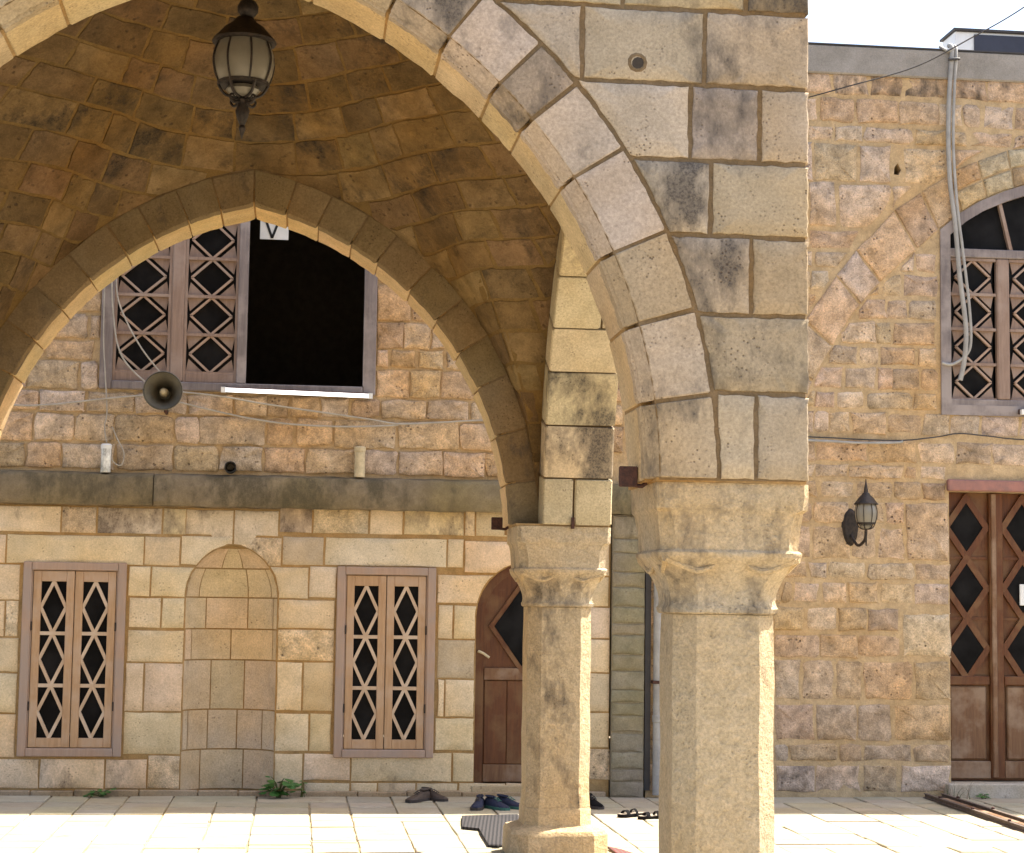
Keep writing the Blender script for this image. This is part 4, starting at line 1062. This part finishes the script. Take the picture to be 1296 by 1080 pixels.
MB().box(6.12, 6.17, yd-.03, yd-.013, 1.60, 1.78, .004).build('lock_plate', 'white', hd)
MB().box(5.455, 7.15, W-.05, W+.3, 2.558, 2.655, .010).build('lintel', 'lintel', house)
MB().box(5.42, 7.15, W-.10, W+.41, -.01, .118, .01).build('threshold', 'ashlar', house, (.46, .40, .33, .4))

# ------------------------------------------------------------------ lamps, horn, pipes, cables
random.seed(71)
def lantern_body(root, c, r, prof_h, n=8, chain=0.):
    """c = middle of the glass; r = glass radius; prof_h = half height of the glass"""
    x, y, z = c; h = prof_h
    gl = [(r*.80, -h), (r*.93, -h*.55), (r, 0), (r*.97, h*.45), (r*.84, h)]
    MB().lathe([(a, b) for a, b in gl], c, 16).build('glass_bowl', 'lamp_glass', root, sharp=60)
    for k in range(n):
        a = 2*pi*(k+.35)/n; mb = MB()
        mb.tube([(x+1.02*q*cos(a), y+1.02*q*sin(a), z+t) for q, t in gl], r*.035, 5, smooth=3); mb.build('rib', 'iron', root)
    MB().lathe([(r*.82, h*.98), (r*1.04, h*.96), (r*1.06, h*1.08), (r*.90, h*1.32), (r*.66, h*1.72), (r*.40, h*1.98), (r*.30, h*2.2), (r*.10, h*2.3)], c, 16).build('cap', 'iron', root)
    MB().lathe([(r*.86, -h*.92), (r*.84, -h*1.08), (r*.78, -h*1.04)], c, 16).build('rim', 'iron', root)
    mb = MB()
    for k in range(6):
        a = 2*pi*k/6; mb.tube([(x+r*.82*cos(a), y+r*.82*sin(a), z-h), (x+r*.62*cos(a), y+r*.62*sin(a), z-h*1.45), (x+r*.3*cos(a), y+r*.3*sin(a), z-h*1.62), (x, y, z-h*1.6)], r*.05, 5, smooth=3)
    mb.build('cage', 'iron', root)
    MB().lathe([(r*.50, -h*1.12), (r*.58, -h*1.30), (r*.42, -h*1.55), (r*.1, -h*1.62)], c, 12).build('bowl_tip', 'lamp_glass', root)
LH = Vector((-.305, 8.6, 4.09))
hl = thing('hanging_lantern', 'black iron lantern with ribbed glass bowl hanging from the vault', 'lantern', LH)
r = .143; h = .100
lantern_body(hl, LH, r, h)
MB().lathe([(.012, h*2.2), (.03, h*2.25), (.048, h*2.5), (.050, h*2.75), (.038, h*3.0), (.012, h*3.12)], LH+Vector((.012, 0, 0)), 14).build('ball', 'iron', hl)
MB().lathe([(.02, -h*1.6), (.030, -h*1.75), (.024, -h*2.0), (.034, -h*2.3), (.026, -h*2.6), (.012, -h*2.95), (.017, -h*3.1), (.010, -h*3.3), (.002, -h*3.6)], LH, 10).build('finial', 'iron', hl)
for k in range(4):
    a = pi/4+k*pi/2; c_, s_ = cos(a), sin(a)
    MB().tube([LH+Vector((.02*c_, .02*s_, -h*1.85)), LH+Vector((.06*c_, .06*s_, -h*1.95)), LH+Vector((.082*c_, .082*s_, -h*1.72)), LH+Vector((.066*c_, .066*s_, -h*1.58)), LH+Vector((.055*c_, .055*s_, -h*1.70))], .008, 6, smooth=4, taper=.6).build('scroll', 'iron', hl)
zt = vz(LH.x, LH.y)
z = LH.z+h*3.08; k = 0
while z < zt-.005:
    mb = MB(); pts = []
    for i in range(11):
        a = 2*pi*i/10; q = (.010*cos(a), 0, .019*sin(a)) if k % 2 else (0, .010*cos(a), .019*sin(a)); pts.append((LH.x+q[0], LH.y+q[1], z+.017+q[2]))
    mb.tube(pts, .0035, 5).build('chain_link', 'iron', hl); z += .029; k += 1

LW = Vector((4.655, 14.80, 2.335))
wl = thing('wall_lantern', 'small black wall lantern beside the brown double door', 'lantern', (4.62, W, 2.2))
lantern_body(wl, LW, .092, .078, 8)
MB().lathe([(.02, .16), (.018, .20), (.010, .24), (.003, .29)], LW, 8).build('spike', 'iron', wl)
mb = MB(); n = 20
vs = [(4.612+.065*cos(2*pi*k/n), W-.012, 2.235+.150*sin(2*pi*k/n)) for k in range(n)]+[(4.612+.075*cos(2*pi*k/n), W-.0, 2.235+.160*sin(2*pi*k/n)) for k in range(n)]+[(4.612+.05*cos(2*pi*k/n), W-.030, 2.235+.13*sin(2*pi*k/n)) for k in range(n)]
mb.add(vs, [(n+k, n+(k+1) % n, (k+1) % n, k) for k in range(n)]+[(k, (k+1) % n, 2*n+(k+1) % n, 2*n+k) for k in range(n)]+[tuple(2*n+k for k in range(n))]); mb.build('wall_plate', 'iron', wl)
MB().tube([(4.615, W-.02, 2.17), (4.635, W-.14, 2.08), (4.655, 14.84, 2.12), (4.655, 14.80, 2.20), (4.655, 14.80, 2.245)], .013, 7, smooth=5).build('arm', 'iron', wl)
MB().tube([(4.655, 14.80, 2.20), (4.655, 14.80, 2.10), (4.655, 14.80, 2.07)], .010, 6, taper=.4).build('finial', 'iron', wl)

# horn loudspeaker under the wide upper window
hc = Vector((-1.076, 14.62, 3.185))
hn = thing('horn_loudspeaker', 'grey horn loudspeaker fixed below the wide upper window', 'loudspeaker', (-1.076, W, 3.1))
MB().lathe([(.150, 0), (.156, .004), (.152, .012), (.120, .07), (.085, .15), (.058, .22), (.048, .25), (.044, .25), (.054, .215), (.080, .145), (.114, .068), (.145, .006)], hc, 28, axis='Y', caps=False).build('bell', 'horn', hn)
MB().lathe([(.002, .05), (.018, .055), (.032, .09), (.036, .16), (.030, .24)], hc, 14, axis='Y').build('throat_plug', 'cream', hn)
MB().lathe([(.05, .245), (.072, .25), (.075, .36), (.06, .38)], hc, 18, axis='Y').build('driver', 'horn', hn)
MB().tube([hc+Vector((0, .31, -.07)), hc+Vector((0, .34, -.13)), hc+Vector((0, .46, -.13)), hc+Vector((0, .50, -.13))], .014, 6).build('bracket', 'rust', hn)

def tube_lamp(x0, x1, z0, z1, label):
    t = thing('tube_lamp', label, 'lamp', (x0, W-.05, z0), 'strip lamps on the window sills')
    MB().tube([(x0+.03, W-.115, z0), (x1-.03, W-.115, z1)], .017, 10).build('tube', 'tube', t)
    mb = MB(); n = Vector((0, 0, 1))
    mb.add([(x0, W-.09, z0-.012), (x1, W-.09, z1-.012), (x1, W-.034, z1-.012), (x0, W-.034, z0-.012), (x0, W-.09, z0+.028), (x1, W-.09, z1+.028), (x1, W-.034, z1+.028), (x0, W-.034, z0+.028)],
           [(0,3,2,1),(4,5,6,7),(0,1,5,4),(1,2,6,5),(2,3,7,6),(3,0,4,7)]); mb.build('housing', 'rust', t)
    for x, z in ((x0+.012, z0), (x1-.012, z1)): MB().box(x-.018, x+.018, W-.135, W-.092, z-.022, z+.022).build('end_cap', 'white', t)
tube_lamp(-.635, .575, 3.245, 3.225, 'long white strip lamp along the sill of the wide open window')
tube_lamp(6.08, 7.25, 3.235, 3.235, 'white strip lamp along the sill of the arched lattice window')

def cable(pts, r, label, mat='cable', group=None, name='cable', sm=8, n=6):
    return tag(MB().tube(pts, r, n, smooth=sm).build(name, mat, sharp=60), label, 'cable', group)
cable([(-1.0, 14.98, 3.22), (-.62, W-.10, 3.19), (-.27, W-.07, 3.14), (.53, W-.05, 3.045), (.80, W-.045, 3.01), (1.15, W-.05, 3.03), (1.50, W-.05, 3.055), (2.3, W-.05, 3.08)], .008, 'thin pale cable running right from the horn loudspeaker under the lamp')
cable([(-1.0, 14.98, 3.14), (-.66, W-.07, 3.07), (-.38, W-.05, 3.02), (-.08, W-.05, 2.985), (.30, W-.05, 2.975), (.60, W-.05, 2.985), (.80, W-.042, 3.0)], .008, 'lower sagging pale cable right of the horn loudspeaker')
cable([(-1.18, 14.98, 3.19), (-1.55, W-.06, 3.155), (-1.95, W-.05, 3.10), (-2.3, W-.05, 3.085), (-2.9, W-.05, 3.15)], .008, 'pale cable running from the horn loudspeaker to the left along rubble')
cable([(-1.545, W-.045, 4.4), (-1.54, W-.045, 4.05), (-1.52, W-.045, 3.83), (-1.48, W-.05, 3.60), (-1.40, W-.06, 3.44), (-1.23, W-.07, 3.285), (-1.10, 14.98, 3.24)], .008, 'pale wire hanging down the window frame to the horn loudspeaker')
cable([(-1.515, W-.04, 4.4), (-1.50, W-.045, 4.03), (-1.42, W-.05, 3.80), (-1.28, W-.055, 3.56), (-1.10, W-.06, 3.34), (-1.04, 14.98, 3.26)], .007, 'pale wire slanting across the lattice to the horn loudspeaker')
cable([(-1.60, W-.04, 4.3), (-1.595, W-.04, 3.7), (-1.57, W-.045, 3.35), (-1.545, W-.05, 3.05), (-1.56, W-.05, 2.93), (-1.54, W-.045, 2.80)], .006, 'thin wire dropping from the window corner to the ledge pipe stub')
cable([(-1.50, W-.045, 2.93), (-1.46, W-.05, 2.84), (-1.40, W-.055, 2.72), (-1.42, W-.055, 2.62), (-1.49, W-.05, 2.66), (-1.50, W-.045, 2.78)], .006, 'looped thin wire beside the pipe stub on the ledge')
def stub(x, z0, z1, r, mat, label, cap='cream'):
    t = thing('pipe_stub', label, 'pipe', (x, W-.05, z0))
    MB().lathe([(r, 0), (r*1.05, .01), (r, .02), (r*.96, (z1-z0)*.55), (r*1.0, z1-z0-.02), (r*.75, z1-z0)], (x, W-.055, z0), 12).build('pipe', mat, t)
    MB().lathe([(r*1.08, 0), (r*1.1, .03), (r*.9, .04)], (x, W-.055, z1-.035), 12).build('pipe_end', cap, t)
    MB().box(x-.008, x+.008, W-.06, W-.004, (z0+z1)/2-.01, (z0+z1)/2+.01).build('clip', 'rust', t)
stub(.490, 2.565, 2.81, .044, 'cream', 'short cream pipe stub standing on the mossy ledge')
stub(-1.540, 2.56, 2.785, .040, 'moss', 'greenish pipe stub with white end standing on the mossy ledge', 'white')
bp = thing('drain_spout', 'black round drain spout poking out just above the mossy ledge', 'drain', (-.55, W, 2.61))
MB().lathe([(.040, 0), (.047, .0), (.047, .12), (.030, .12), (.030, .01)], (-.55, W-.11, 2.622), 16, axis='Y', caps=False).build('pipe', 'black', bp)

# hoses from the roof down the arched window
hs = [(5.50, W-.02, 6.42), (5.515, W-.06, 6.36), (5.49, W-.055, 6.0), (5.475, W-.06, 5.6), (5.49, W-.055, 5.2), (5.53, W-.06, 4.85), (5.565, W-.06, 4.4), (5.615, W-.065, 3.95), (5.60, W-.06, 3.68), (5.565, W-.05, 3.50)]
tag(MB().tube(hs, .021, 8, smooth=6).build('hose', 'pipe_white', sharp=60), 'thick pale hose hanging from the parapet over the arched window', 'hose')
hs2 = [(5.545, W-.03, 6.42), (5.548, W-.07, 6.34), (5.525, W-.07, 5.95), (5.515, W-.07, 5.5), (5.545, W-.07, 5.0), (5.59, W-.075, 4.6), (5.64, W-.075, 4.15), (5.655, W-.07, 3.85), (5.62, W-.06, 3.72), (5.50, W-.045, 3.635), (5.41, W-.04, 3.645)]
tag(MB().tube(hs2, .013, 7, smooth=6).build('hose', 'pipe_white', sharp=60), 'thinner pale hose curling back to the arched window frame', 'hose')
br = tag(MB().tube([(5.42, W-.01, 6.41), (5.48, W-.06, 6.36), (5.53, W-.065, 6.38), (5.53, W-.0, 6.41)], .013, 7, smooth=4).build('hose_hook', 'pipe_white', sharp=60), 'pale bent hook over the parapet holding the hoses', 'hook')
tie = cable([(5.47, W-.085, 6.275), (5.52, W-.095, 6.28), (5.57, W-.09, 6.285)], .012, 'dark strap tying the hoses together below the parapet', 'cable_dark', name='strap', sm=3)
cable([(3.0, W-.035, 3.0), (4.3, W-.04, 2.985), (4.7, W-.04, 2.975), (5.05, W-.04, 2.975), (5.35, W-.045, 3.01), (5.55, W-.045, 3.045), (5.8, W-.045, 3.03), (6.2, W-.045, 3.005), (7.4, W-.045, 3.02)], .006, 'grey cable running along the rubble below the arched window', 'cable_dark')
cable([(3.0, W-.035, 2.965), (4.3, W-.045, 2.955), (4.65, W-.045, 2.945), (5.0, W-.045, 2.955), (5.06, W-.04, 2.97)], .011, 'pale conduit under the grey wall cable', 'pipe_white')
cable([(4.25, W-.04, 5.90), (4.50, W-.30, 5.93), (5.0, W-.6, 6.04), (5.40, W-.8, 6.24), (5.72, W-.95, 6.42), (6.0, W-1.1, 6.62), (6.6, W-1.4, 7.05), (7.6, W-1.9, 7.9)], .0055, 'dark overhead wire rising over the parapet', 'cable_dark', name='overhead_wire')
dp = thing('downpipe', 'white rain downpipe beside the mossy buttress', 'pipe', (2.965, W-.05, 0))
MB().lathe([(.038, 0), (.038, .585), (.045, .59), (.045, .64), (.038, .645), (.038, 2.9)], (2.966, W-.06, .02), 14).build('pipe', 'pipe_white', dp)
MB().box(2.918, 3.012, W-.105, W-.002, .92, .945).build('clip', 'rust', dp)
MB().box(2.868, 2.915, W-.02, W+.0, .05, 2.25).build('dark_gap_strip', 'cable_dark', dp)  # dark strip painted in for the dark gap between buttress and pipe

# rooftop box behind the parapet
bx = thing('rooftop_box', 'white and dark panelled box on the roof behind the parapet', 'box', (6.6, W+1.6, 6.1))
x0, x1, y0, y1, z0, z1 = 6.08, 8.2, W+1.4, W+1.75, 6.103, 7.02
MB().box(x0, x1, y0, y1, z0, z1, .01).build('casing', 'white', bx)
MB().box(x0+.185, x1-.02, y0-.014, y0-.001, z0+.3, z1-.03).build('dark_panel', 'panel_dark', bx)
MB().box(x0-.02, x1+.02, y0-.03, y1+.02, z1+.001, z1+.022).build('lid', 'cable_dark', bx)
MB().box(x0-.004, x0-.001, y0+.2, y0+.4, z1-.22, z1-.14).build('red_mark', 'lintel', bx)


# ------------------------------------------------------------------ shoes, mats, weeds, rails
random.seed(81)
MT['sh_brown'] = plain_mat('brown shoe leather', (.075, .05, .035), rough=.6, var=.3, scale=30)
MT['sh_navy'] = plain_mat('navy shoe cloth', (.018, .022, .05), rough=.8, var=.3, scale=40)
MT['sh_black'] = plain_mat('black shoe leather', (.010, .009, .009), rough=.9, spec=.1, var=.3, scale=40)
MT['sole'] = plain_mat('dark shoe sole', (.05, .04, .035), rough=.8)
MT['sole_green'] = plain_mat('green shoe sole', (.04, .13, .10), rough=.7)
MT['insole'] = plain_mat('tan insole', (.34, .27, .20), rough=.85)
def shoe(label, cat, loc, rz, mat, sole='sole', k=1., group=None):
    t = thing('shoe', label, cat, loc, group, rz)
    Mx = Matrix.Translation(loc) @ Matrix.Rotation(rz, 4, 'Z') @ Matrix.Scale(k, 4)
    T = lambda vs: [Mx @ Vector(v) for v in vs]
    SEC = [(.0, .018, .055), (.008, .030, .078), (.03, .036, .084), (.08, .036, .080), (.12, .037, .076), (.155, .041, .064), (.19, .045, .052), (.23, .044, .044), (.26, .034, .036), (.277, .016, .026)]
    n = 10; vs = []; fs = []
    for x, w_, h_ in SEC:
        for i in range(n):
            a = pi*i/(n-1); s = abs(sin(a))**.7
            vs.append((x-.13, -w_*cos(a)*(1-.25*s*s), .018+(h_-.018)*s))
    m = len(SEC)
    for j in range(m-1):
        for i in range(n-1): fs.append((j*n+i, (j+1)*n+i, (j+1)*n+i+1, j*n+i+1))
    fs.append(tuple(range(n))); fs.append(tuple((m-1)*n+i for i in range(n))[::-1])
    obj('upper', T(vs), fs, mat, t, sharp=60, recalc=True)
    out = [(x-.13, -w_-.004) for x, w_, h_ in SEC]+[(x-.13, w_+.004) for x, w_, h_ in SEC[::-1]]; q = len(out)
    obj('sole', T([(a, b, .001) for a, b in out]+[(a, b, .022) for a, b in out]), [tuple(range(q))[::-1], tuple(range(q, 2*q))]+[(i, (i+1) % q, q+(i+1) % q, q+i) for i in range(q)], sole, t, sharp=30, recalc=True)
    P = [(-.075+.052*cos(2*pi*i/14), .024*sin(2*pi*i/14), .088-.05*(.052*cos(2*pi*i/14))) for i in range(14)]
    obj('opening', T(P), [tuple(range(14))], 'black', t, sharp=0)
    MB().tube(T(P+[P[0]]), .006*k, 6).build('collar', mat, t)
    for i in range(3): MB().tube(T([(.0+.02*i, -.020, .078-.008*i), (.004+.02*i, 0, .086-.008*i), (.0+.02*i, .020, .078-.008*i)]), .0035*k, 5, smooth=3).build('lace', sole, t)
    return t
shoe('brown shoe of the pair below the right lattice window, toe outwards', 'shoe', (1.0, 14.72, .001), radians(-130), 'sh_brown')
shoe('brown shoe of the pair set against the wall right of its mate', 'shoe', (1.12, 14.80, .001), radians(-50), 'sh_brown')
shoe('single navy shoe standing left of the navy pair by the arched door', 'shoe', (1.42, 14.22, .001), radians(-105), 'sh_navy')
shoe('navy shoe with green sole in front of the arched door', 'shoe', (1.555, 14.20, .001), radians(-60), 'sh_navy', 'sole_green')
shoe('navy shoe half hidden behind the pillar by the arched door', 'shoe', (1.665, 14.26, .001), radians(-50), 'sh_navy', 'sole_green')
shoe('black shoe behind the pillar at the foot of the buttress', 'shoe', (2.31, 14.30, .001), radians(-75), 'sh_black', k=1.08)
shoe('black shoe tucked behind its mate near the buttress', 'shoe', (2.20, 14.40, .001), radians(-80), 'sh_black', k=1.05)
def sandal(label, loc, rz):
    t = thing('sandal', label, 'sandal', loc, None, rz)
    Mx = Matrix.Translation(loc) @ Matrix.Rotation(rz, 4, 'Z'); T = lambda vs: [Mx @ Vector(v) for v in vs]
    SEC = [(-.13, .016), (-.12, .030), (-.08, .034), (-.02, .032), (.04, .040), (.085, .045), (.115, .036), (.13, .016)]
    out = [(x, -w_) for x, w_ in SEC]+[(x, w_) for x, w_ in SEC[::-1]]; q = len(out)
    obj('sole', T([(a, b, .001) for a, b in out]+[(a, b, .020) for a, b in out]), [tuple(range(q))[::-1], tuple(range(q, 2*q))]+[(i, (i+1) % q, q+(i+1) % q, q+i) for i in range(q)], 'sh_black', t, sharp=30, recalc=True)
    out = [(a*.95, b*.88) for a, b in out]
    obj('insole', T([(a, b, .0235) for a, b in out]), [tuple(range(q))], 'insole', t, sharp=0)
    for x, h_, w_ in ((.065, .052, .030), (-.015, .058, .020)):
        vs = []; n = 9
        for i in range(n):
            a = pi*i/(n-1); yy, zz = -.043*cos(a), .012+(h_-.012)*sin(a); vs += [(x-w_/2, yy, zz), (x+w_/2, yy*1.02, zz*.93)]
        vs += [(a*1.0, b*.92, c-.005) for a, b, c in vs]; m2 = 2*n; fs = []
        for i in range(n-1): fs += [(2*i, 2*i+2, 2*i+3, 2*i+1), (m2+2*i, m2+2*i+1, m2+2*i+3, m2+2*i+2), (2*i, m2+2*i, m2+2*i+2, 2*i+2), (2*i+1, 2*i+3, m2+2*i+3, m2+2*i+1)]
        obj('strap', T(vs), fs, 'sh_black', t, sharp=40, recalc=True)
sandal('black open sandal with pale insole on sunlit paving by the buttress', (2.52, 13.72, .002), radians(-150))
sandal('black open sandal with pale insole beside the near pillar shaft', (2.66, 13.58, .002), radians(-165))

def rug(label, poly, name='floor_mat', stripe=(.006, .005, .006), base=(.035, .03, .03), ang=0., sc=12.):
    m, nt, b = base_mat(name+' weave')
    tc = nd(nt, 'TexCoord').outputs['Object']; mp = nd(nt, 'Mapping', {'Vector': tc, 'Rotation': (0, 0, ang)}).outputs[0]
    wv = nd(nt, 'TexWave', {'Vector': mp, 'Scale': sc, 'Distortion': .6, 'Detail': 2.}).outputs[1]
    nt.links.new(mixc(nt, rng(nt, wv, .35, .6, 0, 1), stripe, base), b.inputs['Base Color']); b.inputs['Roughness'].default_value = 1
    MT[name+label] = m; q = len(poly); p = ccw(poly); c = sum((Vector(a) for a in p), Vector((0, 0)))/q
    ins = [Vector(a)*.985+c*.015 for a in p]
    vs = [(a[0], a[1], .0065) for a in p]+[(a[0], a[1], .014) for a in p]+[(a[0], a[1], .019+random.uniform(0, .004)) for a in ins]
    o = obj(name, vs, [tuple(range(q))[::-1], tuple(range(2*q, 3*q))]+[(i, (i+1) % q, q+(i+1) % q, q+i) for i in range(q)]+[(q+i, q+(i+1) % q, 2*q+(i+1) % q, 2*q+i) for i in range(q)], name+label, sharp=0, recalc=True)
    return tag(o, label, 'mat')
rug('grey striped floor mat lying on the paving beside the back pillar', [(1.18, 12.95), (1.24, 13.62), (1.66, 13.72), (1.72, 12.9), (1.70, 12.35), (1.33, 12.02), (1.27, 12.05), (1.29, 12.86)], ang=.12)
rug('dark red patterned mat on the paving right of the back pillar', [(2.03, 11.95), (2.10, 11.80), (2.28, 11.0), (2.05, 10.9)], stripe=(.12, .03, .03), base=(.10, .06, .05))

def weed(label, c, n, r, h, big=.05, group=None):
    t = thing('weed', label, 'weed', (c[0], c[1], 0), group)
    stems = MB()
    for i in range(n):
        a = random.uniform(pi, 2*pi) if random.random() < .8 else random.uniform(0, pi); d = r*sqrt(random.random()); z = random.uniform(.25, 1)*h*(1-.35*d/r)
        p = Vector((c[0]+d*cos(a), min(c[1]+d*sin(a)*.7, W-.05), z)); dirv = Vector((cos(a+random.uniform(-.5, .5)), sin(a), random.uniform(-.5, .15))).normalized()
        stems.tube([(c[0]+random.uniform(-.02, .02), c[1], 0), ((c[0]+p.x)/2, (c[1]+p.y)/2, z*.75), p], .0035, 4, smooth=3)
        L_ = big*random.uniform(.7, 1.3); sd = dirv.cross(Vector((0, 0, 1))).normalized()*L_*.48; nn = sd.cross(dirv).normalized()*L_*.16
        tip = p+dirv*L_
        tip.y = min(tip.y, W-.03)
        mid = p+dirv*L_*.45
        vs = [p, p+dirv*L_*.18+sd*.75-nn*.5, mid+sd-nn, p+dirv*L_*.8+sd*.55-nn*.8, tip, p+dirv*L_*.8-sd*.55-nn*.8, mid-sd-nn, p+dirv*L_*.18-sd*.75-nn*.5, mid+nn*.3]
        vs = [Vector((v.x, min(v.y, W-.02), v.z)) for v in vs]
        obj('leaf', vs, [(8, i_, (i_+1) % 8) for i_ in range(8)], 'leaf', t, sharp=0)
    stems.build('stem', 'stem', t)
weed('leafy green weed growing at the right foot of the niche', (-.10, 14.98), 30, .13, .20, .075)
weed('small low weed at the wall foot below the left lattice window', (-1.48, 15.03), 16, .10, .085, .05)
weed('tiny weed on the threshold corner of the double door', (5.70, 14.97), 9, .05, .06, .035)
gs = thing('grass_tuft', 'sparse dry grass tuft at the corner of the double door', 'grass', (5.5, 14.95, 0))
for i in range(12):
    x, y = 5.42+random.uniform(-.06, .16), 14.95+random.uniform(-.04, .05); a = random.uniform(-.6, .6); hh = random.uniform(.04, .16)
    MB().tube([(x, y, 0), (x+a*.03, y-.01, hh*.6), (x+a*.09, y-.03, hh)], .003, 4, smooth=2, taper=.3).build('blade', 'insole' if i % 2 else 'stem', gs)
weed('thin dark weed stem in the wall joint right of the niche', (.09, 15.03), 7, .03, .17, .03)
# two rusty rails and the channel between them
for i, (a, b, lab) in enumerate((((5.215, 15.0), (5.15, 11.9), 'rusty steel rail lying on paving by the house wall, outer one'), ((5.36, 15.0), (5.335, 11.9), 'rusty steel rail lying on paving towards the double door, inner one'))):
    d = Vector((b[0]-a[0], b[1]-a[1], 0)).normalized(); nn = Vector((-d.y, d.x, 0))
    t = thing('steel_rail', lab, 'rail', (a[0], a[1], .01))
    A, B = Vector((*a, .006)), Vector((*b, .006)); vs = []
    for p in (A, B):
        for u, z in ((-.02, 0), (.02, 0), (.02, .006), (.006, .010), (.006, .026), (.014, .030), (.014, .036), (-.014, .036), (-.014, .030), (-.006, .026), (-.006, .010), (-.02, .006)): vs.append(p+nn*u+Vector((0, 0, z)))
    obj('rail_bar', vs, [(i_, (i_+1) % 12, 12+(i_+1) % 12, 12+i_) for i_ in range(12)]+[tuple(range(12))[::-1], tuple(range(12, 24))], 'rail', t, sharp=30, recalc=True)
    for k in range(4):
        p = A+(B-A)*(.12+.25*k); MB().lathe([(.014, .0), (.014, .012), (.008, .016)], p+nn*(.05 if i else -.05)*0+Vector((0, 0, .036)), 6).build('bolt', 'rust', t)
sp = thing('steel_plank', 'pale weathered batten lying between the two rusty rails', 'plank', (5.27, 14.6, .005))
MB().add([(5.255, 14.75, .004), (5.305, 14.75, .004), (5.275, 12.3, .004), (5.225, 12.3, .004), (5.255, 14.75, .03), (5.305, 14.75, .03), (5.275, 12.3, .03), (5.225, 12.3, .03)], [(0,1,2,3),(7,6,5,4),(0,4,5,1),(1,5,6,2),(2,6,7,3),(3,7,4,0)]).build('batten', 'wood_board', sp, sharp=0)
